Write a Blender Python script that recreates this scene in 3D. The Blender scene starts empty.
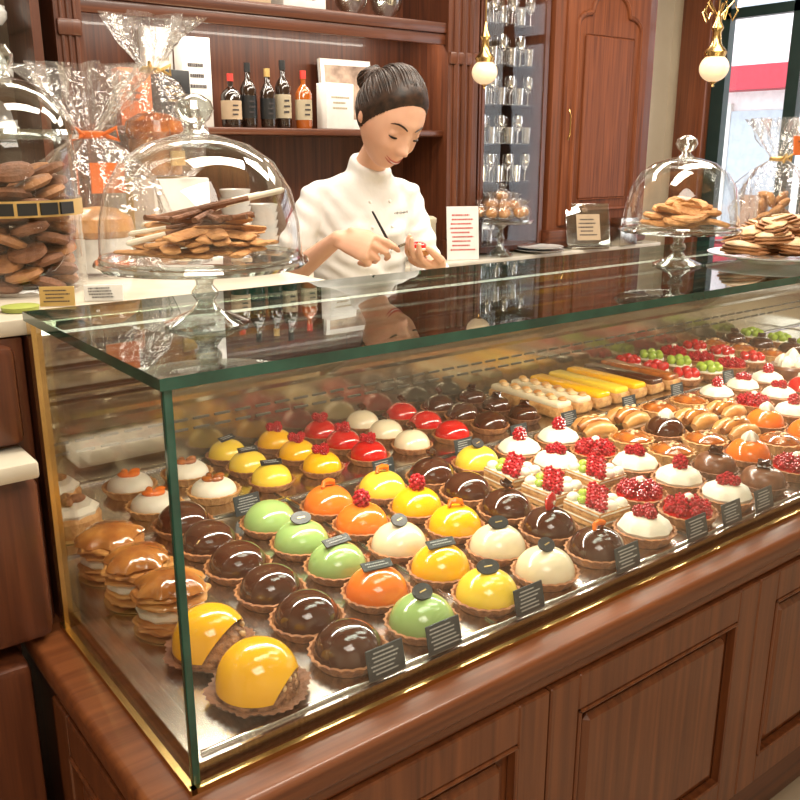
import bpy, bmesh, math, random, time
from mathutils import Vector, Matrix, noise
from mathutils.bvhtree import BVHTree
random.seed(4)
K = .86
col = bpy.context.scene.collection
pi = math.pi
R_ = Vector((.791, -.611, 0)).normalized()
F_ = Vector((.611, .791, 0)).normalized()
CAM = Vector((-.393, -.959, 1.6))
bpy.context.scene.view_settings.view_transform = 'Standard'

# ------------------------------------------------------------ materials
def base(name):
    m = bpy.data.materials.new(name); m.use_nodes = True
    nt = m.node_tree; nt.nodes.clear()
    out = nt.nodes.new('ShaderNodeOutputMaterial')
    return m, nt, out
def mat(name, c, rough=.5, metal=0, c2=None, scale=12, bump=0, bscale=60, coat=0, sss=0, es=0, spec=.5, st=(1, 1, 1), lo=.35, hi=.65, dist=0):
    m, nt, out = base(name)
    p = nt.nodes.new('ShaderNodeBsdfPrincipled')
    nt.links.new(p.outputs[0], out.inputs[0])
    p.inputs['Roughness'].default_value = rough
    p.inputs['Metallic'].default_value = metal
    p.inputs['Coat Weight'].default_value = coat
    p.inputs['Coat Roughness'].default_value = .06
    p.inputs['Specular IOR Level'].default_value = spec
    if sss:
        p.inputs['Subsurface Weight'].default_value = sss
        p.inputs['Subsurface Radius'].default_value = (.02, .01, .006)
    tc = nt.nodes.new('ShaderNodeTexCoord'); mp = nt.nodes.new('ShaderNodeMapping')
    mp.inputs['Scale'].default_value = st
    nt.links.new(tc.outputs['Object'], mp.inputs[0])
    n = nt.nodes.new('ShaderNodeTexNoise'); n.inputs['Scale'].default_value = scale; n.inputs['Detail'].default_value = 5
    n.inputs['Distortion'].default_value = dist
    nt.links.new(mp.outputs[0], n.inputs['Vector'])
    r = nt.nodes.new('ShaderNodeValToRGB')
    if c2 is None: c2 = tuple(x * .88 for x in c)
    r.color_ramp.elements[0].position = lo; r.color_ramp.elements[1].position = hi
    r.color_ramp.elements[0].color = (*c2, 1); r.color_ramp.elements[1].color = (*c, 1)
    nt.links.new(n.outputs[0], r.inputs[0]); nt.links.new(r.outputs[0], p.inputs['Base Color'])
    if es:
        nt.links.new(r.outputs[0], p.inputs['Emission Color']); p.inputs['Emission Strength'].default_value = es
    if bump:
        n2 = nt.nodes.new('ShaderNodeTexNoise'); n2.inputs['Scale'].default_value = bscale; n2.inputs['Detail'].default_value = 3
        nt.links.new(mp.outputs[0], n2.inputs['Vector'])
        b = nt.nodes.new('ShaderNodeBump'); b.inputs['Strength'].default_value = bump; b.inputs['Distance'].default_value = .01
        nt.links.new(n2.outputs[0], b.inputs['Height']); nt.links.new(b.outputs[0], p.inputs['Normal'])
    return m
def glassm(name, tint=None, refl=1.0, rough=0.0, base_r=.04, bump=0, milky=0, power=4.5):
    """thin architectural glass: reflectance by viewing angle to the surface, rest passes straight through"""
    m, nt, out = base(name)
    lw = nt.nodes.new('ShaderNodeLayerWeight'); lw.inputs['Blend'].default_value = .5
    pw = nt.nodes.new('ShaderNodeMath'); pw.operation = 'POWER'; pw.inputs[1].default_value = power
    nt.links.new(lw.outputs['Facing'], pw.inputs[0])
    ma = nt.nodes.new('ShaderNodeMath'); ma.operation = 'MULTIPLY_ADD'
    ma.inputs[1].default_value = .9 * refl; ma.inputs[2].default_value = base_r; ma.use_clamp = True
    nt.links.new(pw.outputs[0], ma.inputs[0])
    g = nt.nodes.new('ShaderNodeBsdfPrincipled')
    g.inputs['Base Color'].default_value = (1, 1, 1, 1); g.inputs['Metallic'].default_value = 1
    g.inputs['Roughness'].default_value = rough; g.inputs['Transmission Weight'].default_value = 1; g.inputs['Alpha'].default_value = .1
    if tint is None:
        nt.links.new(ma.outputs[0], g.inputs['Alpha']); last = g
    else:
        g.inputs['Alpha'].default_value = 1
        t = nt.nodes.new('ShaderNodeBsdfTransparent'); t.inputs[0].default_value = (*tint, 1)
        mx = nt.nodes.new('ShaderNodeMixShader')
        nt.links.new(ma.outputs[0], mx.inputs[0]); nt.links.new(t.outputs[0], mx.inputs[1]); nt.links.new(g.outputs[0], mx.inputs[2])
        last = mx
    if milky:
        d = nt.nodes.new('ShaderNodeBsdfTranslucent'); d.inputs[0].default_value = (.9, .9, .9, 1)
        m2 = nt.nodes.new('ShaderNodeMixShader'); m2.inputs[0].default_value = milky
        nt.links.new(last.outputs[0], m2.inputs[1]); nt.links.new(d.outputs[0], m2.inputs[2]); last = m2
    if bump:
        n2 = nt.nodes.new('ShaderNodeTexNoise'); n2.inputs['Scale'].default_value = 25
        b = nt.nodes.new('ShaderNodeBump'); b.inputs['Strength'].default_value = bump; b.inputs['Distance'].default_value = .02
        tc = nt.nodes.new('ShaderNodeTexCoord'); nt.links.new(tc.outputs['Object'], n2.inputs['Vector'])
        nt.links.new(n2.outputs[0], b.inputs['Height'])
        nt.links.new(b.outputs[0], g.inputs['Normal']); nt.links.new(b.outputs[0], lw.inputs['Normal'])
    nt.links.new(last.outputs[0], out.inputs[0])
    return m
GR_H, GR_V = (1.2, 36, 36), (36, 36, 1.2)
wd = ((.145, .042, .015), (.050, .0125, .0055))
wl = ((.215, .068, .022), (.095, .026, .009))
kw = dict(coat=.2, lo=.28, hi=.75, dist=.6)
WDH = mat('dark_wood_horizontal', wd[0], .38, c2=wd[1], scale=1.6, st=GR_H, **kw)
WDV = mat('dark_wood_vertical', wd[0], .40, c2=wd[1], scale=1.6, st=GR_V, **kw)
WRV = mat('reddish_wood_vertical', (.22, .062, .020), .42, c2=(.10, .026, .009), scale=1.6, st=GR_V, **kw)
WLH = mat('brown_wood_horizontal', wl[0], .30, c2=wl[1], scale=1.6, st=GR_H, bump=.05, **kw)
WLV = mat('brown_wood_vertical', wl[0], .36, c2=wl[1], scale=1.6, st=GR_V, bump=.05, **kw)
GLASS = glassm('clear_glass')
CABG = glassm('cabinet_door_glass', refl=.4, base_r=.02)
TOPG = glassm('smoky_top_glass', tint=(.58, .64, .62), refl=.75, base_r=.05)
DOMEG = glassm('thin_blown_glass', refl=.85, base_r=.06, power=2.4)
STANDG = glassm('pressed_glass', refl=.8, base_r=.24, power=1.8, tint=(.86, .90, .89))
CELLO = glassm('crinkled_cellophane', refl=1.1, rough=.06, base_r=.10, bump=.9, milky=.05)
EDGE = mat('green_glass_edge', (.022, .11, .080), .08, spec=.8, c2=(.010, .055, .040))
STEEL = mat('brushed_steel', (.70, .68, .64), .22, 1, c2=(.56, .54, .50), scale=5, st=(40, 1, 1))
STEELD = mat('rear_panel_steel', (.60, .55, .42), .16, .9, c2=(.48, .43, .30), scale=3)
SLOT = mat('vent_slot', (.10, .09, .07), .5)
BRASS = mat('brass', (.75, .52, .22), .25, 1, c2=(.6, .4, .15))
SILVER = mat('silver', (.80, .79, .77), .12, 1)
LED = mat('warm_led', (1, .90, .72), .5, es=4)
CREAMW = mat('cream_plaster', (.66, .58, .45), .8, c2=(.60, .52, .40), scale=3)
MARBLE = mat('cream_marble', (.64, .58, .47), .15, c2=(.50, .44, .35), scale=5)
WHITEP = mat('white_porcelain', (.78, .77, .74), .12, coat=.5)
PAPER = mat('white_paper', (.72, .70, .66), .7)
KRAFT = mat('kraft_card', (.45, .33, .21), .7)
BLACK = mat('black_card', (.018, .018, .018), .35, c2=(.010, .011, .012))
SLATE = mat('slate_tag', (.038, .048, .052), .35, c2=(.024, .033, .037))
CHALK = mat('chalk_lettering', (.42, .43, .41), .8)
INK = mat('dark_ink', (.05, .04, .04), .7)
REDP = mat('red_print', (.50, .03, .02), .5)
ORANGEP = mat('orange_print', (.72, .17, .035), .5)
GOLDP = mat('gold_paper', (.75, .52, .20), .3, .7)
CRUST = mat('baked_crust', (.46, .19, .06), .6, c2=(.20, .062, .017), scale=45, bump=.5, bscale=120)
CRUSTL = mat('light_crust', (.62, .34, .12), .6, c2=(.40, .17, .045), scale=45, bump=.5, bscale=120)
CHOC = mat('dark_chocolate_glaze', (.070, .018, .007), .10, c2=(.045, .011, .004), coat=.6, scale=4)
CHOCM = mat('milk_chocolate', (.20, .075, .03), .3, c2=(.11, .035, .013), coat=.3, scale=40)
GREEN = mat('pistachio_glaze', (.33, .48, .16), .16, c2=(.28, .42, .13), coat=.5, scale=4, sss=.1)
ORANGE = mat('orange_glaze', (.84, .20, .025), .14, c2=(.78, .16, .015), coat=.5, scale=4, sss=.1)
YELLOW = mat('yellow_glaze', (.88, .48, .010), .14, c2=(.82, .40, .006), coat=.5, scale=4, sss=.08)
LEMON = mat('lemon_glaze', (.84, .60, .06), .14, c2=(.80, .53, .04), coat=.5, scale=4, sss=.08)
WHITE = mat('cream_glaze', (.76, .66, .46), .22, c2=(.72, .60, .39), coat=.4, scale=4, sss=.1)
WHIP = mat('whipped_cream', (.80, .75, .62), .5, c2=(.74, .67, .52), bump=.2, bscale=30, sss=.1)
RED = mat('red_glaze', (.62, .008, .006), .1, c2=(.42, .004, .004), coat=.8, scale=6)
RASP = mat('raspberry_flesh', (.52, .010, .022), .25, c2=(.30, .004, .010), coat=.4, scale=60)
GRAPE = mat('green_grape', (.38, .50, .06), .15, c2=(.28, .40, .04), coat=.5)
CARAM = mat('caramel_glaze', (.46, .13, .015), .12, c2=(.20, .042, .006), coat=.7, scale=30)
CHOUX = mat('choux_pastry', (.68, .36, .11), .35, c2=(.42, .16, .035), coat=.3, scale=14, bump=.3, bscale=40)
CHOUXT = mat('caramelised_choux', (.62, .28, .06), .15, c2=(.24, .062, .012), coat=.8, scale=12, bump=.25, bscale=30)
NUT = mat('chopped_nuts', (.40, .19, .08), .6, c2=(.15, .055, .018), scale=70, bump=.9, bscale=90)
ALMOND = mat('flaked_almond', (.70, .48, .25), .5)
COOKIE = mat('biscuit', (.58, .29, .10), .75, c2=(.36, .15, .04), scale=35, bump=.5, bscale=90)
COOKIED = mat('dark_biscuit', (.22, .085, .033), .7, c2=(.11, .038, .013), scale=35, bump=.5, bscale=90)
PUFF = mat('puff_pastry_brown', (.40, .18, .065), .6, c2=(.20, .075, .024), scale=30, bump=.4)
SUGAR = mat('icing_sugar_biscuit', (.66, .50, .33), .75, c2=(.48, .27, .12), scale=28)
SKIN = mat('skin', (.72, .43, .30), .55, c2=(.66, .365, .25), scale=9, sss=.15, spec=.3)
LIPS = mat('lips', (.52, .15, .12), .45)
HAIR = mat('brown_hair', (.048, .022, .012), .45, c2=(.012, .006, .0035), scale=55, spec=.4)
COAT = mat('white_cotton', (.74, .73, .71), .9, c2=(.69, .68, .66), scale=8, bump=.2, bscale=22)
TROUS = mat('black_cloth', (.02, .02, .022), .9)
GLOBE = mat('lit_opal_glass', (1, .78, .50), .2, es=.5)
BOTTLE = mat('dark_bottle_glass', (.02, .01, .006), .06, coat=.8)
AMBER = mat('amber_liqueur', (.30, .07, .008), .08, coat=.8)
FRAMEG = mat('dark_green_paint', (.015, .035, .032), .35)
FLOORM = mat('stone_floor', (.36, .29, .21), .35, c2=(.25, .19, .13), scale=2.2)
DARKB = mat('warm_cabinet_lining', (.16, .10, .055), .5, c2=(.10, .06, .03), scale=5)

# ------------------------------------------------------------ mesh helpers
def bx(bm, x0, x1, y0, y1, z0, z1, mi=0, bev=0, seg=2, M=None):
    m = Matrix.Translation(((x0 + x1) / 2, (y0 + y1) / 2, (z0 + z1) / 2)) @ Matrix.Diagonal((abs(x1 - x0), abs(y1 - y0), abs(z1 - z0), 1))
    if M is not None: m = M @ m
    vs = bmesh.ops.create_cube(bm, size=1, matrix=m)['verts']
    for f in {f for v in vs for f in v.link_faces}: f.material_index = mi
    if bev:
        es = list({e for v in vs for e in v.link_edges})
        bmesh.ops.bevel(bm, geom=es, offset=bev, segments=seg, affect='EDGES', profile=.5)
def lathe(bm, prof, n=32, mi=0, M=None, fl=0, amp=0, jit=0, c=(0, 0, 0)):
    rings = []
    M = M or Matrix.Identity(4)
    c = Vector(c)
    for k, p in enumerate(prof):
        r, z = p[0], p[1]; w = p[2] if len(p) > 2 else (1 if fl else 0)
        if r < 1e-6: rings.append([bm.verts.new(M @ (c + Vector((0, 0, z))))])
        else:
            L = []
            for i in range(n):
                a = 2 * pi * i / n
                rr = r * (1 + amp * w * math.cos(fl * a))
                if jit: rr *= 1 + jit * w * noise.noise(Vector((math.cos(a) * 3, math.sin(a) * 3, z * 12)))
                L.append(bm.verts.new(M @ (c + Vector((rr * math.cos(a), rr * math.sin(a), z)))))
            rings.append(L)
    fs = []
    for a, b in zip(rings, rings[1:]):
        if len(a) == 1 and len(b) == 1: continue
        for i in range(n):
            j = (i + 1) % n
            if len(a) == 1: fs.append(bm.faces.new((a[0], b[i], b[j])))
            elif len(b) == 1: fs.append(bm.faces.new((a[i], b[0], a[j])))
            else: fs.append(bm.faces.new((a[i], b[i], b[j], a[j])))
    for f in fs: f.material_index = mi
def tube(bm, pts, rad, n=10, mi=0, flat=1.0, cap=True, axis=None):
    pts = [Vector(p) for p in pts]
    if not isinstance(rad, (list, tuple)): rad = [rad] * len(pts)
    rings = []; prev = None
    for i, p in enumerate(pts):
        t = (pts[min(i + 1, len(pts) - 1)] - pts[max(i - 1, 0)]).normalized()
        if prev is None:
            ref = Vector(axis) if axis is not None else (Vector((0, 0, 1)) if abs(t.z) < .9 else Vector((1, 0, 0)))
        else: ref = prev
        b = (ref - t * ref.dot(t)).normalized(); prev = b
        s = t.cross(b)
        rings.append([bm.verts.new(p + (s * math.cos(2 * pi * k / n) + b * flat * math.sin(2 * pi * k / n)) * rad[i]) for k in range(n)])
    fs = []
    for a, b in zip(rings, rings[1:]):
        for k in range(n): fs.append(bm.faces.new((a[k], a[(k + 1) % n], b[(k + 1) % n], b[k])))
    if cap:
        fs.append(bm.faces.new(rings[0][::-1])); fs.append(bm.faces.new(rings[-1]))
    for f in fs: f.material_index = mi
def sph(bm, c, r, s=(1, 1, 1), mi=0, seg=16, rot=None, ico=None):
    M = Matrix.Translation(Vector(c))
    if rot is not None: M = M @ rot
    M = M @ Matrix.Diagonal((r * s[0], r * s[1], r * s[2], 1))
    if ico: vs = bmesh.ops.create_icosphere(bm, subdivisions=ico, radius=1, matrix=M)['verts']
    else: vs = bmesh.ops.create_uvsphere(bm, u_segments=seg, v_segments=max(6, seg * 2 // 3), radius=1, matrix=M)['verts']
    if mi:
        for f in {f for v in vs for f in v.link_faces}: f.material_index = mi
def fin(bm, name, mats, parent=None, loc=(0, 0, 0), rot=None, sharp=35, kind=None, label=None, cat=None, group=None, norm=True):
    if norm: bmesh.ops.recalc_face_normals(bm, faces=bm.faces)
    me = bpy.data.meshes.new(name); bm.to_mesh(me); bm.free()
    for m in (mats if isinstance(mats, (list, tuple)) else [mats]): me.materials.append(m)
    for p in me.polygons: p.use_smooth = True
    try: me.set_sharp_from_angle(angle=math.radians(sharp))
    except Exception: pass
    ob = bpy.data.objects.new(name, me); col.objects.link(ob)
    ob.location = loc
    if rot: ob.rotation_euler = rot
    if parent: ob.parent = parent
    if kind: ob['kind'] = kind
    if label: ob['label'] = label
    if cat: ob['category'] = cat
    if group: ob['group'] = group
    return ob
def thing(name, label, cat, loc=(0, 0, 0), rotz=0, group=None):
    e = bpy.data.objects.new(name, None); col.objects.link(e)
    e.empty_display_size = .05
    e.location = loc; e.rotation_euler = (0, 0, rotz)
    e['label'] = label; e['category'] = cat
    if group: e['group'] = group
    return e
KIDS = {}
def clone(root, loc, rot=None, scale=None, label=None):
    def cp(o, par):
        n = o.copy(); col.objects.link(n)
        if par is not None: n.parent = par
        for ch in KIDS.get(o.name, ()): cp(ch, n)
        return n
    n = cp(root, None)
    n.location = loc
    if rot is not None: n.rotation_euler = rot if isinstance(rot, (tuple, list)) else (0, 0, rot)
    if scale: n.scale = (scale,) * 3
    if label: n['label'] = label
    return n
def NB(): return bmesh.new()
def simple(name, mats, build, label, cat, loc=(0, 0, 0), rot=None, group=None, kind=None, sharp=35):
    bm = NB(); build(bm); return fin(bm, name, mats, None, loc, rot, sharp, kind, label, cat, group)
def part(root, name, mats, build, sharp=35, label=None, norm=True):
    bm = NB(); build(bm); o = fin(bm, name, mats, root, sharp=sharp, label=label, norm=norm)
    KIDS.setdefault(root.name, []).append(o); return o
def scribble(bm, x0, x1, z0, z1, rows, y, mi=0, seed=1, M=None):
    rnd = random.Random(seed); h = (z1 - z0) / rows
    for r in range(rows):
        zz = z1 - h * (r + .5); x = x0 + rnd.uniform(0, .15) * (x1 - x0); e = x1 - rnd.uniform(0, .3) * (x1 - x0)
        while x < e:
            w = rnd.uniform(.015, .06) * (x1 - x0) * 1.4
            bx(bm, x, min(x + w, e), y - .0005, y + .0005, zz - h * .17, zz + h * .17, mi, M=M); x += w + .02 * (x1 - x0)

# ------------------------------------------------------------ person
def C(r, f, z): return Vector((CAM.x, CAM.y, 0)) + R_ * r + F_ * f + Vector((0, 0, z))
def D(r, f, z): return (R_ * r + F_ * f + Vector((0, 0, z))).normalized()
Lv = D(.87, .49, 0); Fv = D(.49, -.87, 0)
def ringloft(b, rings, n=32):
    RR = []
    for c, rx, ry in rings:
        RR.append([b.verts.new(Vector(c) + Lv * rx * math.cos(2 * pi * k / n) + Fv * ry * math.sin(2 * pi * k / n)) for k in range(n)])
    for a, c in zip(RR, RR[1:]):
        for k in range(n): b.faces.new((a[k], a[(k + 1) % n], c[(k + 1) % n], c[k]))
    b.faces.new(RR[0][::-1]); b.faces.new(RR[-1])
def limb(b, pts, rad, n=16):
    tube(b, pts, rad, n)
    for p, r in zip(pts, rad): sph(b, p, r * .995, seg=14)
def remesh(ob, vox, it=3, fac=.5):
    m = ob.modifiers.new('r', 'REMESH'); m.mode = 'VOXEL'; m.voxel_size = vox
    s = ob.modifiers.new('s', 'SMOOTH'); s.factor = fac; s.iterations = it
    bpy.context.view_layer.update()
    dg = bpy.context.evaluated_depsgraph_get()
    me = bpy.data.meshes.new_from_object(ob.evaluated_get(dg))
    ob.modifiers.clear(); ob.data = me
    for p in me.polygons: p.use_smooth = True
pel, spi, che, upc = C(-.13, 2.86, .98), C(-.13, 2.86, 1.15), C(-.125, 2.84, 1.35), C(-.12, 2.83, 1.445)
nb, nt_ = C(-.105, 2.82, 1.53), C(-.066, 2.775, 1.60)
shR, shL = C(-.262, 2.765, 1.455), C(.022, 2.895, 1.455)
elR, elL = C(-.365, 2.68, 1.205), C(.100, 2.82, 1.19)
wrR, wrL = C(-.172, 2.48, 1.362), C(.112, 2.56, 1.285)
hc = C(-.028, 2.695, 1.692)
HS = 1.09
def head_pt(v):
    x, y, z = v
    X, Y, Z = .081 * x, .102 * y, .126 * z
    if z < 0:
        t = -z
        X *= 1 - .28 * t ** 1.8
        if y > 0: Y *= 1 - .45 * t
        Y -= .028 * t ** 1.6
    if y < -.1:
        g = lambda cx, cz, sx, sz: math.exp(-((X - cx) / sx) ** 2 - ((Z - cz) / sz) ** 2)
        Y -= .022 * g(0, -.033, .012, .014) + .012 * g(0, -.010, .010, .028)
        Y -= .005 * (g(.012, -.038, .007, .008) + g(-.012, -.038, .007, .008))
        Y += .008 * (g(.033, .006, .016, .013) + g(-.033, .006, .016, .013))
        Y -= .008 * (g(.043, -.036, .02, .02) + g(-.043, -.036, .02, .02))
        Y += .003 * (g(.033, -.064, .008, .014) + g(-.033, -.064, .008, .014))
        Y -= .007 * g(0, -.071, .022, .012) ; Y += .003 * g(0, -.088, .02, .007)
        Y -= .006 * g(0, -.105, .022, .014); Y -= .003 * g(0, .035, .05, .012)
    return Vector((X, Y, Z)) * HS
fd = D(.44, -.66, -.60)
up = (Vector((0, 0, 1)) - fd * fd.z).normalized()
up = (Matrix.Rotation(-.12, 3, fd) @ up)
yl = -fd; xl = yl.cross(up)
MH = Matrix(((xl.x, yl.x, up.x, hc.x), (xl.y, yl.y, up.y, hc.y), (xl.z, yl.z, up.z, hc.z), (0, 0, 0, 1)))
MR = MH.to_3x3().to_4x4()
hb = NB(); bmesh.ops.create_uvsphere(hb, u_segments=96, v_segments=72, radius=1)
for v in hb.verts: v.co = head_pt(v.co)
bvh = BVHTree.FromBMesh(hb)
def fhit(x, z): return bvh.ray_cast(Vector((x * HS, -1, z * HS)), Vector((0, 1, 0)))[0]
def face(x, z, off=0):
    h = fhit(x, z); return MH @ Vector((h.x, h.y - off, h.z))
body = NB()
hm = bpy.data.meshes.new('hm'); hb.to_mesh(hm); hm.transform(MH); body.from_mesh(hm); hb.free()
for s in (-1, 1):
    p = fhit(s * .033, .003)
    sph(body, MH @ (p + Vector((0, .010, 0))), .0175, (1.08, .9, .8), seg=20, rot=MR)
    sph(body, MH @ Vector((s * .080 * HS, .012, -.012)), .024, (.35, .7, 1.15), seg=16, rot=MR)
tube(body, [nb - Vector((0, 0, .06)), nb, nt_, hc + (MH.to_3x3() @ Vector((0, .03, -.03)))], [.058, .050, .047, .05], 20)
ringloft(body, [(C(-.13, 2.86, .92), .15, .105), (pel, .16, .11), (spi, .125, .09), (che, .14, .105), (upc, .14, .085), (C(-.115, 2.83, 1.50), .09, .065), (C(-.11, 2.825, 1.53), .055, .05)])
limb(body, [shR, (shR + elR) / 2, elR, elR.lerp(wrR, .35), wrR], [.042, .040, .034, .035, .022])
limb(body, [shL, (shL + elL) / 2, elL, elL.lerp(wrL, .35), wrL], [.042, .040, .034, .035, .022])
for s in (-1, 1):
    hip = pel + Lv * .075 * s - Vector((0, 0, .04)); kn = Vector((hip.x, hip.y, .53)) + Fv * .01; an = Vector((hip.x, hip.y, .09)) - Fv * .01
    limb(body, [hip, kn, (kn + an) / 2 - Fv * .01, an], [.09, .058, .052, .036])
    limb(body, [an - Vector((0, 0, .04)), an + Fv * .14 - Vector((0, 0, .055))], [.04, .03])
def hand(b, wr, d, n, left, curls, thumb, sc=1.0, spread=.03):
    d = d.normalized(); n = (n - d * n.dot(d)).normalized()
    s = n.cross(d) if left else d.cross(n)
    pc = [wr, wr + d * .035 * sc, wr + d * .070 * sc, wr + d * .090 * sc]
    tube(b, pc, [.024 * sc, .033 * sc, .039 * sc, .035 * sc], 16, flat=.42, axis=n)
    tips = []
    for i, off in enumerate((1.5, .5, -.5, -1.5)):
        L = (.039, .043, .041, .033)[i] * sc
        p = wr + d * (.084 - .006 * abs(off - .5)) * sc + s * off * .0195 * sc
        dirv = (d + s * off * spread).normalized(); pts = [p - d * .01, p]; ang = 0
        for k, f in enumerate((1, .66, .50)):
            ang += curls[i][k]
            dv = dirv * math.cos(ang) + n * math.sin(ang)
            p = p + dv * L * f; pts.append(p)
        limb(b, pts, [.0094 * sc, .0094 * sc, .0088 * sc, .0080 * sc, .0066 * sc], 12)
        tips.append(p)
    p = wr + d * .028 * sc + s * .024 * sc
    t1 = p + (s * thumb[0] + d * thumb[1] + n * thumb[2]).normalized() * .042 * sc
    t2 = t1 + (s * thumb[3] + d * thumb[4] + n * thumb[5]).normalized() * .032 * sc
    t3 = t2 + (s * thumb[3] + d * thumb[4] + n * thumb[5]).normalized() * .022 * sc
    limb(b, [p - s * .012, p, t1, t2, t3], [.013 * sc, .0145 * sc, .0115 * sc, .010 * sc, .0082 * sc], 12)
    return tips, t3, s
dR = D(.90, -.34, -.22); nR = D(.18, .84, -.50)
tipsR, thR, sR = hand(body, wrR, dR, nR, False, [(.40, .50, .30), (.70, .85, .50), (.95, 1.1, .6), (1.1, 1.2, .6)], (.35, .80, .50, -.20, .88, .42), 1.14)
dL = D(-.62, -.76, .12); nL = D(-.10, -.35, .93)
tipsL, thL, sL = hand(body, wrL, dL, nL, True, [(.30, .50, .35), (.35, .55, .4), (.45, .60, .4), (.55, .65, .4)], (.55, .75, .40, -.20, .85, .45), 1.10, .02)
person = fin(body, 'person', SKIN)
remesh(person, .0042, 2, .4)
person.data.materials.clear(); person.data.materials.append(SKIN)
person['label'] = 'woman in white chef jacket decorating a small pastry with a brush'; person['category'] = 'person'
for s in (-1, 1):
    pb = NB()
    tube(pb, [face(s * x, z, .0004) for x, z in ((.013, .025), (.020, .029), (.028, .032), (.038, .033), (.046, .030), (.053, .025))], [.0024, .0038, .0042, .0040, .0028, .0010], 8, flat=.6)
    fin(pb, 'eyebrow', HAIR, person)
for s in (-1, 1):
    pb = NB(); p0 = fhit(s * .033, .003) + Vector((0, .010, 0)); pts = []
    for i in range(9):
        a = -1.2 + 2.4 * i / 8
        pts.append(MH @ (p0 + Vector((.0190 * math.sin(a), -.0166 * math.cos(a), -.0060 - .0035 * math.cos(a)))))
    tube(pb, pts, [.0008, .0018, .0028, .0030, .0030, .0030, .0028, .0018, .0008], 8)
    fin(pb, 'eyelash', HAIR, person)
zz = lambda x: -.0745 + 13 * x * x
xs = [-.029 + .058 * i / 12 for i in range(13)]
pb = NB()
tube(pb, [face(x, zz(x) + .0028, -.0002) for x in xs], [.0004 + .0034 * (1 - (x / .030) ** 2) for x in xs], 8, flat=.8)
tube(pb, [face(x, zz(x) - .0050, -.0002) for x in xs], [.0004 + .0042 * (1 - (x / .030) ** 2) for x in xs], 8, flat=.8)
fin(pb, 'lips', LIPS, person)
pb = NB()
tube(pb, [face(x, zz(x) - .0010, .0008) for x in xs[3:-3]], [.0020 * (1 - (x / .026) ** 2) + .0002 for x in xs[3:-3]], 8, flat=.8)
fin(pb, 'teeth', WHITEP, person)
# hair
hb = NB(); bmesh.ops.create_uvsphere(hb, u_segments=96, v_segments=72, radius=1)
def thr_(y): return (-.30 + (-y) * 1.20 + .25 * max(0, -y - .35)) if y < 0 else (-.30 - .46 * y)
dele = [v for v in hb.verts if v.co.z < thr_(v.co.y) - .07]
bmesh.ops.delete(hb, geom=dele, context='VERTS')
for v in hb.verts:
    for _ in range(4):
        if v.co.z < thr_(v.co.y): v.co = Vector((v.co.x, v.co.y, thr_(v.co.y))).normalized()
    k = min(1, max(0, (v.co.z - thr_(v.co.y)) / .35))
    v.co = MH @ (head_pt(v.co) + Vector(v.co) * (.0012 + .007 * k))
bmesh.ops.solidify(hb, geom=hb.faces[:], thickness=.006)
bunu = Vector((0, .97, .22)).normalized()
rnh = random.Random(2)
def hpath(st, n=12, dl=0):
    pts = []
    om = math.acos(max(-1, min(1, st.dot(bunu))))
    for i in range(n + 1):
        t = i / n
        u = (st * math.sin((1 - t) * om) + bunu * math.sin(t * om)) / math.sin(om)
        u = (u + Vector((0, 0, .18)) * math.sin(t * pi) * max(0, u.z)).normalized()
        lift = .0005 + (.008 + dl) * math.sin(min(1, t * 1.5) * pi / 2)
        pts.append(MH @ (head_pt(u) + u * lift))
    return pts
for s in (-1, 1):
    for i in range(74):
        y = -.90 + i * .0170
        z = thr_(y) + rnh.uniform(-.01, .05); q = 1 - y * y - z * z
        if q < .0: continue
        x = math.sqrt(q) * s
        if abs(x) < .015: continue
        rr = rnh.uniform(.0022, .0040)
        tube(hb, hpath(Vector((x, y, z)).normalized(), dl=rnh.uniform(0, .006)), [.0006, rr * .7] + [rr] * 10 + [rr * .7], 6)
for i in range(44):
    a = -1 + i * .0465
    st = Vector((a * .52, -.66 + .04 * a * a, .70 - .05 * a * a)).normalized()
    rr = rnh.uniform(.0022, .0040)
    tube(hb, hpath(st, dl=rnh.uniform(0, .007)), [.0006, rr * .7] + [rr] * 10 + [rr * .7], 6)
bc_ = Vector((0, .130, .020)) * HS
for k in range(38):
    a = k * .45; pts = []
    for i in range(9):
        b = a + i * .35; rr = .033 + .006 * math.sin(k * 2.3)
        pts.append(MH @ (bc_ + Vector((rr * math.cos(b), .012 * math.sin(b * 2 + k) + .016 * math.sin(k * 1.7), rr * math.sin(b)))))
    tube(hb, pts, [.002, .004, .0058, .0058, .0058, .0058, .0058, .004, .002], 6)
sph(hb, MH @ bc_, .034, (1, .8, 1), seg=16, rot=MR)
fin(hb, 'hair', HAIR, person, sharp=80)
# jacket
jb = NB()
ringloft(jb, [(C(-.13, 2.86, .82), .185, .135), (C(-.13, 2.86, .95), .180, .132), (C(-.13, 2.86, 1.10), .158, .122), (C(-.13, 2.855, 1.2), .155, .120), (che, .160, .125), (C(-.12, 2.835, 1.41), .164, .112), (C(-.118, 2.832, 1.455), .157, .094), (C(-.115, 2.83, 1.500), .124, .078), (C(-.108, 2.825, 1.53), .082, .066)])
for s in (-1, 1): sph(jb, che + Lv * .06 * s + Fv * .075, .055, (1, 1, 1), seg=18)
for sh in (shR, shL): limb(jb, [C(-.11, 2.828, 1.505), sh + Vector((0, 0, 0))], [.046, .048])
tube(jb, [C(-.112, 2.828, 1.50), C(-.088, 2.804, 1.560)], [.067, .066], 24)
def sleeve(pts, rad):
    tube(jb, pts, rad, 20)
    for p, r in list(zip(pts, rad))[:-1]: sph(jb, p, r * .99, seg=16)
sleeve([shR + Vector((0, 0, -.006)), shR.lerp(elR, .5), elR, elR.lerp(wrR, .16)], [.048, .052, .051, .051])
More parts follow.
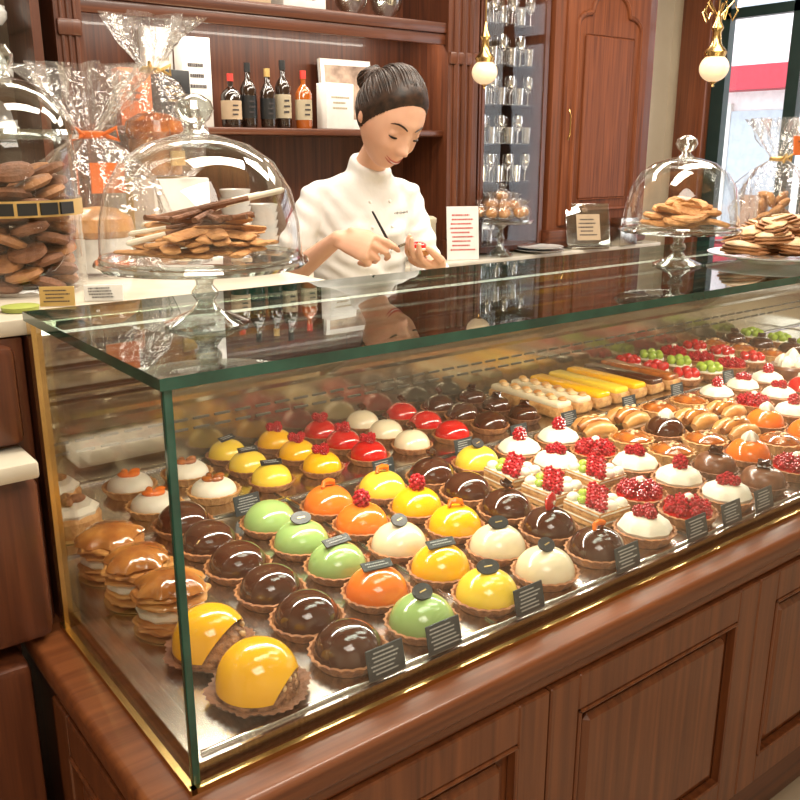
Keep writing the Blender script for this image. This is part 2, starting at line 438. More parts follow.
sleeve([shL + Vector((0, 0, -.006)), shL.lerp(elL, .5), elL, elL.lerp(wrL, .58)], [.048, .052, .050, .043])
jacket = fin(jb, 'chef_jacket', COAT, person)
remesh(jacket, .0065, 7, .55)
me = jacket.data
wst = C(-.13, 2.86, 1.16)
def crease(c, o, ax, sc):
    d = c - o; L2 = d.length_squared
    if L2 > .12: return 0
    return math.exp(-L2 / .0225) * math.sin(d.dot(ax) * sc + 3 * noise.noise(c * 9))
axs = (D(.3, 0, 1), D(-.2, 0, 1), D(.7, 0, .7), D(-.7, 0, .7), D(.5, 0, .9))
for v in me.vertices:
    c = v.co
    f = .0045 * noise.noise(Vector((c.x * 14 + 5, c.y * 14, c.z * 9)))
    f += .0050 * crease(c, elR, axs[0], 150) + .0050 * crease(c, elL, axs[1], 150)
    f += .0038 * crease(c, shR - Vector((0, 0, .08)), axs[2], 130) + .0038 * crease(c, shL - Vector((0, 0, .08)), axs[3], 130)
    f += .0040 * crease(c, wst + Fv * .1, axs[4], 110)
    v.co = c + v.normal * f
me.materials.clear(); me.materials.append(COAT)
jbvh = BVHTree.FromPolygons([v.co for v in me.vertices], [p.vertices[:] for p in me.polygons])
def jhit(k_l, z, off=0):
    h = jbvh.ray_cast(C(-.122, 2.845, z) + Lv * k_l + Fv * .4, -Fv)[0]
    return h + Fv * off if h else None
for s in (-1, 1):
    for k in range(5):
        h = jhit(.035 * s + .01, 1.445 - .075 * k, -.002)
        if h:
            pb = NB(); sph(pb, h, .0062, seg=10); fin(pb, 'button', COAT, person)
pb = NB()
for k in range(12):
    h = jhit(.058 + .0055 * k, 1.41)
    if h: sph(pb, h, .0016, (1, 1, 1.2 + .9 * (k % 3)), seg=6)
fin(pb, 'name_embroidery', INK, person)
tb = NB()
for s in (-1, 1):
    hip = pel + Lv * .07 * s
    tube(tb, [Vector((hip.x, hip.y, .94)), Vector((hip.x, hip.y, .53)), Vector((hip.x, hip.y, .10))], [.10, .08, .07], 20)
fin(tb, 'trousers', TROUS, person)
for s in (-1, 1):
    hip = pel + Lv * .075 * s
    tb = NB(); tube(tb, [Vector((hip.x, hip.y, .045)) - Fv * .06, Vector((hip.x, hip.y, .05)), Vector((hip.x, hip.y, .045)) + Fv * .1, Vector((hip.x, hip.y, .035)) + Fv * .18], [.035, .05, .048, .028], 14, flat=.85)
    fin(tb, 'shoe', BLACK, person)
pin = tipsR[0] * .5 + thR * .5
hp = wrL + dL * .095 + nL * .020
tgt = hp + Vector((0, 0, .040)) - R_ * .012
br = thing('pastry_brush', 'slim dark decorating brush held in her hand', 'brush')
bup = pin - R_ * .055 + Vector((0, 0, .105)) - F_ * .02
part(br, 'handle', BLACK, lambda b: tube(b, [bup, bup.lerp(pin, .5), pin, pin.lerp(tgt, .35)], [.0028, .0040, .0044, .0036], 8))
part(br, 'tip', SILVER, lambda b: tube(b, [pin.lerp(tgt, .35), pin.lerp(tgt, .8), tgt], [.0036, .003, .0008], 8))

# ------------------------------------------------------------ room
XR, YB, ZC = 4.9, 2.92, 3.3
def box_struct(name, args, m, bev=0):
    bm = NB()
    for a in args: bx(bm, *a, bev=bev)
    return fin(bm, name, m, kind='structure')
box_struct('floor', [(-2.5, XR + .1, -3, YB, -.05, 0)], FLOORM)
box_struct('ceiling', [(-2.5, XR + .1, -3, YB, ZC, ZC + .05)], CREAMW)
box_struct('wall_back', [(-2.5, XR + .1, YB, YB + .1, 0, ZC)], CREAMW)
box_struct('wall_left', [(-2.6, -2.5, -3, YB, 0, ZC)], CREAMW)
box_struct('wall_front', [(-2.5, XR, -3.1, -3, 0, ZC)], CREAMW)
box_struct('wall_right', [(XR, XR + .12, 2.66, YB, 0, ZC), (XR, XR + .12, -3, .2, 0, ZC), (XR, XR + .12, .2, 2.66, 2.75, ZC), (XR, XR + .12, .2, 2.66, 0, .75)], CREAMW)
box_struct('trim_1', [(XR - .05, XR + .02, 2.60, 2.82, 0, 2.9), (XR - .05, XR + .02, .1, 2.8, 2.7, 2.9), (XR - .08, XR + .02, .1, 2.8, .72, .78)], WRV, .008)
bm = NB()
for y, h in ((2.56, .05), (2.05, .04), (1.90, .03), (1.25, .03), (.6, .03)): bx(bm, XR + .02, XR + .08, y - h, y + h, .76, 2.74)
for z in (.80, 2.42, 2.71): bx(bm, XR + .02, XR + .08, .22, 2.63, z - .03, z + .03)
bx(bm, XR + .05, XR + .056, .22, 2.63, .8, 2.7, 1)
fin(bm, 'window_1', [FRAMEG, GLASS], kind='structure')
simple('street_pavement', mat('pavement', (.5, .48, .45), .9, c2=(.4, .38, .36)), lambda b: bx(b, XR + .3, 16, -6, 12, -.2, -.1), 'pale grey street pavement outside the window', 'pavement')
def facade(b):
    bx(b, 11, 11.4, -2, 12, -.1, 7, 0)
    for i in range(10):
        y = -1 + i * 1.3
        bx(b, 10.95, 11.05, y, y + .8, .2, 2.1, 2); bx(b, 10.95, 11.05, y, y + .8, 3.4, 5.2, 2)
        bx(b, 10.93, 11.0, y - .06, y, .1, 2.2, 3); bx(b, 10.93, 11.0, y + .8, y + .86, .1, 2.2, 3)
        bx(b, 10.90, 10.96, y + .1, y + .5, .5, 1.0, 4)
    bx(b, 10.6, 11, -1.5, 11.5, 2.35, 2.65, 1); bx(b, 10.8, 11, -1.5, 11.5, 5.8, 6, 3)
    bx(b, 10.9, 11, -1.5, 11.5, .0, .5, 1)
simple('street_building', [mat('stucco', (.80, .76, .76), .9), mat('red_fascia', (.45, .03, .05), .6), mat('shop_glass', (.40, .45, .50), .2), PAPER, mat('shop_display', (.35, .2, .12), .7)], facade, 'pale building with red shop fascia across the street', 'building')

def panel_front(bm, x0, x1, z0, z1, y, mi=0, fr=.06, d=.02):
    bx(bm, x0, x1, y + d, y + d + .01, z0, z1, mi)
    bx(bm, x0, x0 + fr, y, y + d + .005, z0, z1, mi, .003, 1); bx(bm, x1 - fr, x1, y, y + d + .005, z0, z1, mi, .003, 1)
    bx(bm, x0 + fr, x1 - fr, y, y + d + .005, z0, z0 + fr, mi, .003, 1); bx(bm, x0 + fr, x1 - fr, y, y + d + .005, z1 - fr, z1, mi, .003, 1)
    g = .028
    if fr > .05:
        q = .008
        for a in ((x0 + fr, x0 + fr + q, z0 + fr, z1 - fr), (x1 - fr - q, x1 - fr, z0 + fr, z1 - fr), (x0 + fr, x1 - fr, z0 + fr, z0 + fr + q), (x0 + fr, x1 - fr, z1 - fr - q, z1 - fr)):
            bx(bm, a[0], a[1], y - .004, y + d, a[2], a[3], mi, .003, 1)
    bx(bm, x0 + fr + g, x1 - fr - g, y + .004, y + d + .005, z0 + fr + g, z1 - fr - g, mi, .012, 1)

# ------------------------------------------------------------ display case
LX, CD, ZT, ZD, YD = 3.75, .535, 1.345, .80, 1.14
case = thing('display_case', 'long glass pastry display case on a panelled brown wood base', 'display case')
part(case, 'base_cabinet', WLV, lambda b: bx(b, -.035, LX, -.035, YD + .04, .10, .70, 0))
def b_ledge(b):
    bx(b, -.070, LX, -.070, YD + .02, .725, .772, 0, .012, 3)
    bx(b, -.052, LX, -.052, YD + .02, .69, .727, 0, .01, 3)
part(case, 'wooden_ledge', WLH, b_ledge)
part(case, 'plinth', WDH, lambda b: bx(b, -.05, LX, -.05, YD + .04, 0, .12, 0, .01))
for i in range(6):
    a = -.03 + i * .668
    part(case, 'wood_panel', WLV, lambda b: panel_front(b, a, min(a + .664, LX), .125, .69, -.06, 0, .075))
def sidep(y0, y1):
    def f(b):
        panel_front(b, y0, y1, .125, .69, 0, 0, .075)
        m = Matrix(((0, 1, 0, -.06), (1, 0, 0, 0), (0, 0, 1, 0), (0, 0, 0, 1)))
        bmesh.ops.transform(b, matrix=m, verts=b.verts)
    return f
part(case, 'wood_panel', WLV, sidep(-.035, .46))
def pane(name, x0, x1, y0, y1, z0, z1, thin, m=GLASS):
    for keep, nm, mm in ((True, name, m), (False, 'glass_edge', EDGE)):
        def f(b):
            bx(b, x0, x1, y0, y1, z0, z1); b.normal_update()
            bmesh.ops.delete(b, geom=[q for q in b.faces if (abs(q.normal[thin]) > .9) != keep], context='FACES')
        part(case, nm, mm, f, norm=False)
pane('front_glass', .0, LX, -.004, .006, .772, ZT - .015, 1)
pane('side_glass', -.004, .006, .008, CD, .772, ZT - .015, 0)
pane('side_glass', LX - .01, LX, .008, CD, .772, ZT - .015, 0)
pane('top_glass', -.012, LX + .01, -.012, CD + .01, ZT - .015, ZT, 2, TOPG)
part(case, 'glass_corner_edge', EDGE, lambda b: bx(b, -.0055, .0055, -.0055, .0055, .772, ZT - .015, 0, .002))
part(case, 'brass_trim', BRASS, lambda b: (bx(b, -.012, LX, -.014, -.004, .770, .781), bx(b, -.014, -.004, -.014, CD, .770, .781), bx(b, -.008, .008, CD - .014, CD + .01, .77, ZT - .018)))
def deck(b):
    bx(b, .008, LX - .01, .008, YD, .774, ZD, 0)
    for i in range(1, 7): bx(b, i * .583 - .004, i * .583 + .004, .02, YD - .01, ZD, ZD + .005, 1, .001)
    for y in (.022, .748, 1.128): bx(b, .02, LX - .02, y - .004, y + .004, ZD, ZD + .005, 1, .001)
part(case, 'steel_deck', [STEEL, SILVER], deck)
Z1 = .97
def rear(b):
    bx(b, .0, LX, YD, YD + .015, .77, Z1, 0)
    def q(y0, z0, y1, z1, x0, x1, mi, t=.01):
        vs = [b.verts.new(p) for p in ((x0, y0, z0), (x1, y0, z0), (x1, y1, z1), (x0, y1, z1), (x0, y0 + t, z0 + t), (x1, y0 + t, z0 + t), (x1, y1 + t, z1 + t), (x0, y1 + t, z1 + t))]
        for f in ((0, 1, 2, 3), (7, 6, 5, 4), (0, 4, 5, 1), (1, 5, 6, 2), (2, 6, 7, 3), (3, 7, 4, 0)):
            b.faces.new([vs[i] for i in f]).material_index = mi
    zt = ZT - .03
    q(YD, Z1, CD, zt, 0, LX, 0)
    def at(t): return YD + (CD - YD) * t, Z1 + (zt - Z1) * t
    for t0, t1 in ((.0, .07), (.24, .30), (.36, .40), (.62, .65), (.80, .84), (.93, 1)):
        a, c_ = at(t0); d, e = at(t1)
        q(a - .010, c_ - .010, d - .010, e - .010, 0, LX, 1, .01)
    for t0, t1 in ((.30, .315), (.40, .41), (.65, .66), (.84, .85)):
        a, c_ = at(t0); d, e = at(t1)
        q(a - .003, c_ - .003, d - .003, e - .003, 0, LX, 2, .01)
    for i in range(5):
        a, c_ = at(.06); d, e = at(.93); x = .02 + i * .9
        q(a - .009, c_ - .009, d - .009, e - .009, x, x + .03, 1, .01)
    for zz_ in (.885, .912):
        for i in range(60): bx(b, .04 + i * .062, .085 + i * .062, YD - .003, YD, zz_, zz_ + .006, 2)
part(case, 'rear_panel', [STEELD, STEEL, SLOT], rear)
part(case, 'end_panel', WDV, lambda b: bx(b, -.006, .0, CD + .012, YD, .775, 1.30))
part(case, 'light_strip', [LED, STEEL], lambda b: (bx(b, .03, LX - .03, CD - .05, CD - .03, ZT - .032, ZT - .026, 0), bx(b, .03, LX - .03, CD - .055, CD - .025, ZT - .026, ZT - .0155, 1)))

def tag(x, y, z, rz=0, s=1, seed=0):
    def bb(b):
        bx(b, -.036, .036, -.0015, .0015, 0, .050, 0, .001, 1)
        scribble(b, -.030, .030, .006, .046, 6, -.0022, 1, seed)
    o = simple('price_tag', [SLATE, CHALK], bb, 'dark slate price tag with small pale lettering', 'price tag', (x, y, z), (math.radians(-14), 0, rz), 'price tags in the display case')
    o.scale = (s,) * 3
for i, x in enumerate((.335, .455, .655, .93, 1.16, 1.29, 1.42, 1.62)): tag(x, .014, ZD + .003, 0, 1, i)
for i, x in enumerate((.465, .85, 1.12, 1.33, 1.54, 1.82, 2.07, 2.37)): tag(x, .712, ZD + .006, 0, .9, 20 + i)

# ------------------------------------------------------------ pastries
def crust_b(b, r=.062, h=.022, fl=22, amp=.035):
    lathe(b, [(0, 0, 0), (r * .8, 0, .3), (r, h, 1), (r * .93, h * 1.05, .8), (r * .88, h * .7, 0), (0, h * .7, 0)], 66, 0, None, fl, amp)
def dome_prof(r, h, z0, e=2.3, n=10):
    out = [(0, z0), (r * .97, z0)]
    for i in range(n + 1):
        t = i / n * pi / 2
        out.append((r * math.cos(t) ** (2 / e), z0 + h * math.sin(t) ** (2 / e)))
    out[-1] = (0, z0 + h)
    return out
def rasp_b(b, c=(0, 0, 0), s=1.0, rot=None, mi=0, cnt=30):
    rot = rot or Matrix.Identity(4); M = Matrix.Translation(Vector(c)) @ rot
    for i in range(cnt):
        t = (i + .5) / cnt; zz = 1 - 1.85 * t; ph = i * 2.39996
        rr = math.sqrt(max(0, 1 - zz * zz))
        p = M @ (Vector((rr * math.cos(ph) * .0115, rr * math.sin(ph) * .0115, zz * .0135)) * s)
        sph(b, p, .0042 * s, mi=mi, ico=1)
    sph(b, M @ Vector((0, 0, 0)), .011 * s, mi=mi, ico=2)
protos = {}
def topping(root, kind, z):
    if kind == 'disc':
        TM = Matrix.Translation((0, 0, z + .008)) @ Matrix.Rotation(.6, 4, 'X') @ Matrix.Diagonal((1.15, .8, 1, 1))
        part(root, 'chocolate_disc', [BLACK, GOLDP], lambda b: (lathe(b, [(0, -.002), (.019, -.002), (.02, 0), (.019, .002), (0, .002)], 20, 0, TM), bx(b, -.007, .007, -.0015, .0015, .0022, .0028, 1, M=TM)))
    elif kind == 'bar':
        part(root, 'chocolate_plaque', [BLACK, CHALK], lambda b: (bx(b, -.03, .03, -.010, .010, -.0015, .0015, 0, .001, 1, M=Matrix.Translation((0, 0, z + .006)) @ Matrix.Rotation(.5, 4, 'X')),
             scribble(b, -.024, .024, -.006, .006, 2, 0, 1, 3, M=Matrix.Translation((0, 0, z + .008)) @ Matrix.Rotation(.5 - pi / 2, 4, 'X'))))
    elif kind == 'rasp':
        part(root, 'raspberry', RASP, lambda b: rasp_b(b, (0, 0, z + .012), 1.35))
    elif kind == 'berries':
        part(root, 'raspberries', RASP, lambda b: [rasp_b(b, (.014 * math.cos(a), .014 * math.sin(a), z + .008), 1.0, Matrix.Rotation(.9, 4, Vector((-math.sin(a), math.cos(a), 0)))) for a in (.3, 2.4, 4.5)])
    elif kind == 'peel':
        part(root, 'candied_peel', ORANGE, lambda b: tube(b, [(-.018, 0, z + .001), (-.010, .004, z + .010), (0, 0, z + .013), (.010, -.005, z + .010), (.018, 0, z + .001)], [.004, .006, .007, .006, .004], 8))
    elif kind == 'curl':
        part(root, 'chocolate_curl', CHOC, lambda b: (tube(b, [(.014 * math.cos(t), .006 * math.sin(t * 2), z + .004 + .018 * t / 4) for t in [i * .4 for i in range(11)]], .0035, 8), bx(b, -.012, .012, -.001, .001, -.006, .014, 0, .0008, 1, M=Matrix.Translation((-.004, 0, z + .012)) @ Matrix.Rotation(.7, 4, 'Y'))))
    elif kind == 'strawberry':
        part(root, 'strawberry_slice', [RED, WHIP], lambda b: (sph(b, (0, 0, z + .014), .021, (1, .45, 1), seg=14), sph(b, (0, -.004, z + .014), .011, (.7, .6, .8), 1, seg=10)))
    elif kind == 'rosette':
        part(root, 'cream_rosette', WHIP, lambda b: lathe(b, [(0, z - .004), (.020, z - .002, 1), (.018, z + .008, 1), (.009, z + .018, 1), (0, z + .024)], 30, 0, None, 6, .16))
DL = {'choc': ('shiny dark chocolate dome cake', CHOC), 'green': ('pistachio green glazed dome cake', GREEN), 'orange': ('orange glazed dome cake', ORANGE),
      'yellow': ('bright yellow glazed dome cake', YELLOW), 'lemon': ('lemon glazed dome cake', LEMON), 'white': ('cream white glazed dome cake', WHITE), 'red': ('glossy red glazed dome cake', RED)}
TL = {None: ' without topping', 'disc': ' with black chocolate disc', 'bar': ' with chocolate plaque', 'rasp': ' topped with a raspberry', 'berries': ' topped with raspberries', 'peel': ' topped with orange peel', 'curl': ' with a chocolate curl', 'strawberry': ' with strawberry slice', 'rosette': ' with piped cream rosette'}
G = 'pastries in the display case'
def P(kind, top=None):
    if kind in DL:
        root = thing('glazed_dome_cake', DL[kind][0] + TL[top], 'cake', group=G)
        part(root, 'crust', CRUST, lambda b: crust_b(b, .066, .020))
        r, h = (.0575, .052)
        part(root, 'glaze', DL[kind][1], lambda b: lathe(b, dome_prof(r, h, .013, 2.15), 36))
        topping(root, top, .013 + h)
    elif kind == 'whip':
        root = thing('cream_tart', 'whipped cream tart' + TL[top] + ' in brown crust', 'tart', group=G)
        part(root, 'crust', CRUST, lambda b: crust_b(b, .066, .024))
        part(root, 'cream', WHIP, lambda b: lathe(b, [(0, .016), (.052, .016, .5), (.056, .028, 1), (.048, .042, 1), (.032, .052, .6), (0, .055)], 48, 0, None, 8, .035))
        topping(root, top, .053)
    elif kind == 'rasptart':
        root = thing('raspberry_tart', 'raspberry tart with red berries heaped in a crust', 'tart', group=G)
        part(root, 'crust', CRUST, lambda b: crust_b(b, .066, .026))
        part(root, 'jam', RED, lambda b: lathe(b, [(0, .018), (.054, .018), (.053, .025), (0, .03)], 30))
        def ber(b):
            for i in range(8):
                a = i * pi / 4; rasp_b(b, (.040 * math.cos(a), .040 * math.sin(a), .034), 1.0, Matrix.Rotation(a, 4, 'Z'), cnt=18)
            for i in range(3):
                a = i * 2.1 + .4; rasp_b(b, (.015 * math.cos(a), .015 * math.sin(a), .044), 1.1, cnt=18)
        part(root, 'raspberries', RASP, ber)
        part(root, 'cream_dot', WHIP, lambda b: sph(b, (0, 0, .056), .012, (1, 1, .8), seg=10))
    elif kind == 'slice':
        root = thing('fruit_slice', 'layered puff slice with cream and red and green fruit', 'pastry', group=G)
        part(root, 'puff_layers', [CRUSTL, WHIP], lambda b: [bx(b, -.050, .050, -.056, .056, z, z + .01, m, .003) for z, m in ((0, 0), (.010, 1), (.020, 0), (.030, 1))])
        def fr(b):
            for i in range(3):
                for j in range(4):
                    x, y = -.032 + i * .032, -.042 + j * .028
                    q = (i * 2 + j * 3) % 5
                    if q in (0, 3): rasp_b(b, (x, y, .052), 1.05, cnt=16)
                    elif q == 1: sph(b, (x, y, .048), .012, (1, 1, .8), 1, 10)
                    else: sph(b, (x, y, .044), .015, (1, 1, .9), 2, 10)
        part(root, 'fruit_topping', [RASP, GRAPE, WHIP], fr)
    elif kind == 'caramel':
        root = thing('caramel_tart', 'small golden caramel nut tart', 'tart', group=G)
        part(root, 'crust', CRUSTL, lambda b: crust_b(b, .062, .030, 16, .05))
        part(root, 'caramel', CARAM, lambda b: lathe(b, [(0, .020), (.054, .020), (.05, .034), (.03, .046), (0, .048)], 30))
        def nt2(b):
            rn = random.Random(7)
            for i in range(14):
                a, rr = rn.uniform(0, 6.3), rn.uniform(.005, .036)
                sph(b, (rr * math.cos(a), rr * math.sin(a), .050 - rr * .3), .009, (1, .6, .6), i % 2, 8, Matrix.Rotation(a * 3, 4, 'Z'))
        part(root, 'nuts', [NUT, ALMOND], nt2)
    elif kind == 'roll':
        root = thing('caramel_roll', 'folded golden pastry glazed with caramel', 'pastry', group=G)
        part(root, 'pastry_roll', [CHOUX, CHOUXT], lambda b: [tube(b, [(-.05, y, .018 + dz), (-.03, y, .026 + dz), (0, y, .029 + dz), (.03, y, .026 + dz), (.05, y, .018 + dz)], [.012, .022, .025, .022, .012], 12, m) for y, dz, m in ((-.032, 0, 0), (0, .010, 1), (.032, 0, 0))])
        part(root, 'flaked_almonds', ALMOND, lambda b: [sph(b, (-.03 + .015 * i, .006 * (-1) ** i, .062 - .0006 * (i - 2) ** 2), .008, (1, .7, .3), 0, 8) for i in range(5)])
    elif kind == 'fruit':
        root = thing('fruit_tart', 'fruit tart covered in ' + ('red berries' if top else 'green grapes') + ' on custard', 'tart', group=G)
        part(root, 'crust', CRUST, lambda b: crust_b(b, .060, .024))
        part(root, 'custard', WHIP, lambda b: lathe(b, [(0, .018), (.052, .018), (.05, .028), (0, .034)], 30))
        part(root, 'fruit_topping', [GRAPE, RED], lambda b: [sph(b, (.034 * math.cos(i * pi / 3), .034 * math.sin(i * pi / 3), .040), .017, (1, 1, 1), (1 if top else 0), 10) for i in range(6)] + [sph(b, (0, 0, .050), .017, (1, 1, 1), 1 if top else 0, 10)])
    elif kind == 'cookiecream':
        root = thing('almond_cream_tart', 'white iced almond tart with ' + ('orange' if top else 'brown') + ' topping', 'tart', group=G)
        part(root, 'crust', CRUSTL, lambda b: crust_b(b, .066, .022))
        part(root, 'cream', WHIP, lambda b: lathe(b, dome_prof(.055, .036, .014), 30))
        part(root, 'praline', CARAM if top != 'orange' else ORANGE, lambda b: [sph(b, (.016 * math.cos(i * 1.6), .016 * math.sin(i * 1.6), .052), .013, (1.3, .7, .6), 0, 10, Matrix.Rotation(i, 4, 'Z')) for i in range(4)])
    elif kind == 'chocp':
        root = thing('chocolate_petit_gateau', ('milk' if top else 'dark') + ' chocolate cake with curled chocolate shards', 'cake', group=G)
        part(root, 'crust', COOKIED, lambda b: crust_b(b, .060, .02))
        part(root, 'chocolate_body', CHOCM if top == 'milk' else CHOC, lambda b: lathe(b, dome_prof(.052, .045, .012, 3), 30))
        part(root, 'chocolate_shard', CHOC, lambda b: [bx(b, -.016, .016, -.0015, .0015, -.012, .012, 0, .001, 1, M=Matrix.Translation((0, 0, .062)) @ Matrix.Rotation(a, 4, 'Z') @ Matrix.Rotation(.9, 4, 'X') @ Matrix.Translation((0, .008, 0))) for a in (0, 2.1, 4.2)])
    elif kind == 'eclair':
        m = {'yellow': YELLOW, 'choc': CHOC, 'white': WHITE, 'caramel': CARAM, 'lemon': LEMON}[top]
        root = thing('eclair', {'yellow': 'long eclair with bright yellow icing', 'lemon': 'long eclair with lemon icing', 'choc': 'long eclair with chocolate icing', 'white': 'long eclair with white icing', 'caramel': 'long golden eclair with caramel icing'}[top], 'pastry', group=G)
        part(root, 'choux', CRUSTL, lambda b: bx(b, -.036, .036, -.15, .15, 0, .036, 0, .012, 3))
        part(root, 'icing', m, lambda b: bx(b, -.031, .031, -.145, .145, .026, .050, 0, .010, 3))
        if top == 'white':
            part(root, 'nut_topping', [CHOUX, ALMOND], lambda b: [sph(b, (.008 * (-1) ** i, -.125 + .025 * i, .052), .014, (1, 1, .6), i % 2, 10) for i in range(11)])
    elif kind == 'choux':
        root = thing('caramel_choux_bun', 'layered golden pastry bun with cream on gold board', 'pastry', group=G)
        part(root, 'cake_board', GOLDP, lambda b: lathe(b, [(0, 0), (.068, 0), (.069, .002), (0, .002)], 32))
        def lay(b):
            for q, (z, r, h) in enumerate(((.003, .060, .010), (.012, .066, .010), (.021, .061, .010), (.052, .062, .009), (.060, .067, .010), (.069, .063, .009))):
                M = Matrix.Rotation(.04 * (-1) ** q, 4, 'X') @ Matrix.Rotation(q * .9, 4, 'Z') @ Matrix.Translation((.002 * (-1) ** q, 0, 0))
                lathe(b, [(0, z), (r * .86, z, .6), (r, z + h * .4, 1), (r * .97, z + h * .75, 1), (r * .86, z + h, .6), (0, z + h)], 60, 0, M, 9, .03, .14)
        part(root, 'pastry_layers', CHOUX, lay)
        part(root, 'cream', WHIP, lambda b: lathe(b, [(0, .030), (.054, .030), (.061, .038), (.060, .046), (.052, .052), (0, .053)], 44, 0, None, 11, .03))
        part(root, 'caramel_top', CHOUXT, lambda b: lathe(b, [(0, .074), (.058, .0745, 1), (.063, .080, 1.2), (.057, .089, 1), (.042, .098, .7), (.022, .105, .4), (0, .106)], 60, 0, Matrix.Rotation(.05, 4, 'Y'), 4, .06, .18))
    elif kind in ('mango', 'half'):
        cut = kind == 'half'
        root = thing('mango_dome_cake', 'yellow glazed dome cake ' + ('cut open showing nut filling' if cut else 'over a rough nut base on crinkled paper'), 'cake', group=G)
        part(root, 'paper_case', COOKIED, lambda b: lathe(b, [(0, .001, 0), (.056, .001, .3), (.076, .012, 1), (.082, .018, 1.4), (.076, .018, 1.3), (.06, .010, .6), (0, .008, 0)], 150, 0, None, 37, .02, .10))
        pco, pno = ((.0, -.022, .018), (.25, -.85, -.46)) if cut else ((.030, -.036, .02), (.60, -.68, -.42))
        def rough(b, r, h, z0):
            vs = bmesh.ops.create_uvsphere(b, u_segments=64, v_segments=40, radius=1)['verts']
            for v in vs:
                c = v.co.copy(); n_ = 1 + .05 * noise.noise(c * 9) + .045 * noise.noise(c * 19 + Vector((3, 1, 7)))
                v.co = Vector((c.x * r * n_, c.y * r * n_, z0 + max(c.z, -.02) * h * n_))
        part(root, 'nut_filling', NUT, lambda b: rough(b, .066, .060, .012), sharp=70)
        def hd(b):
            lathe(b, dome_prof(.0675, .072, .022, 2.2), 44)
            bmesh.ops.bisect_plane(b, geom=b.verts[:] + b.edges[:] + b.faces[:], plane_co=pco, plane_no=pno, clear_outer=True)
            bmesh.ops.delete(b, geom=[f for f in b.faces if all(v.co.z < .0225 for v in f.verts)], context='FACES')
            bmesh.ops.recalc_face_normals(b, faces=b.faces)
            bmesh.ops.solidify(b, geom=b.faces[:], thickness=.004)
        part(root, 'glaze', YELLOW, hd)
        part(root, 'almond_pieces', ALMOND, lambda b: [sph(b, (.058 * math.cos(-1.4 + i * .2), .058 * math.sin(-1.4 + i * .2), .022 + .012 * (i % 3)), .007, (1, .6, .8), 0, 8, Matrix.Rotation(i, 4, 'Z')) for i in range(7)])
    elif kind == 'small':
        root = thing('ring_cake', 'squat beige cream cake with almonds on gold board', 'cake', group=G)
        part(root, 'cake_board', GOLDP, lambda b: lathe(b, [(0, 0), (.066, 0), (.066, .002), (0, .002)], 32))
        part(root, 'sponge', CRUSTL, lambda b: lathe(b, [(0, .003), (.056, .003), (.058, .034), (.052, .042), (0, .042)], 36))
        part(root, 'cream', WHIP, lambda b: lathe(b, [(0, .038), (.050, .038), (.053, .048), (.042, .058), (0, .060)], 36, 0, None, 9, .05))
        part(root, 'almond', NUT, lambda b: [sph(b, (.014 * math.cos(i * 2.1), .014 * math.sin(i * 2.1), .066), .015, (1.2, .7, .6), 0, 8, Matrix.Rotation(i, 4, 'Z')) for i in range(3)])
    elif kind == 'tall':
        root = thing('cream_topped_cake', 'brown sponge cake with piped white cream top', 'cake', group=G)
        part(root, 'sponge', CHOCM, lambda b: lathe(b, [(0, 0), (.078, 0), (.080, .05), (.074, .058), (0, .058)], 40))
        part(root, 'piped_cream', WHIP, lambda b: [lathe(b, [(0, .056), (.026, .058, 1), (.024, .072, 1), (.012, .088, 1), (0, .096)], 30, 0, Matrix.Translation((.036 * math.cos(a), .036 * math.sin(a), 0)), 6, .14) for a in (0, 1.57, 3.14, 4.71)] + [lathe(b, [(0, .07), (.030, .072, 1), (.024, .095, 1), (.010, .115, 1), (0, .125)], 30, 0, None, 6, .14)])
    return root
def put(kind, top, x, y, s=1.0, rz=None):
    key = (kind, top)
    rz = random.uniform(-.35, .35) if rz is None else rz
    if key not in protos:
        r = P(kind, top); protos[key] = r
        r.location = (x, y, ZD + .001); r.rotation_euler = (0, 0, rz); r.scale = (s,) * 3
    else:
        clone(protos[key], (x, y, ZD + .001), rz, s)
def xlim(y): return -.18 + (y + .959) * 2.01
RY = [.090 + .1315 * j for j in range(5)]
CX = [.313 + .1525 * k for k in range(24)]
put('mango', None, .150, .096, .95, -.1); put('half', None, .142, .240, .92, .25)
put('choux', None, .132, .372, .95, .4); put('choux', None, .126, .500, .95, 2); put('choux', None, .122, .630, .95, 3.1)
put('small', None, .122, .875, 1.1); put('small', None, .130, 1.03, 1.1)
for j in range(6): put('choc', None, CX[0], .092 + .1265 * j)
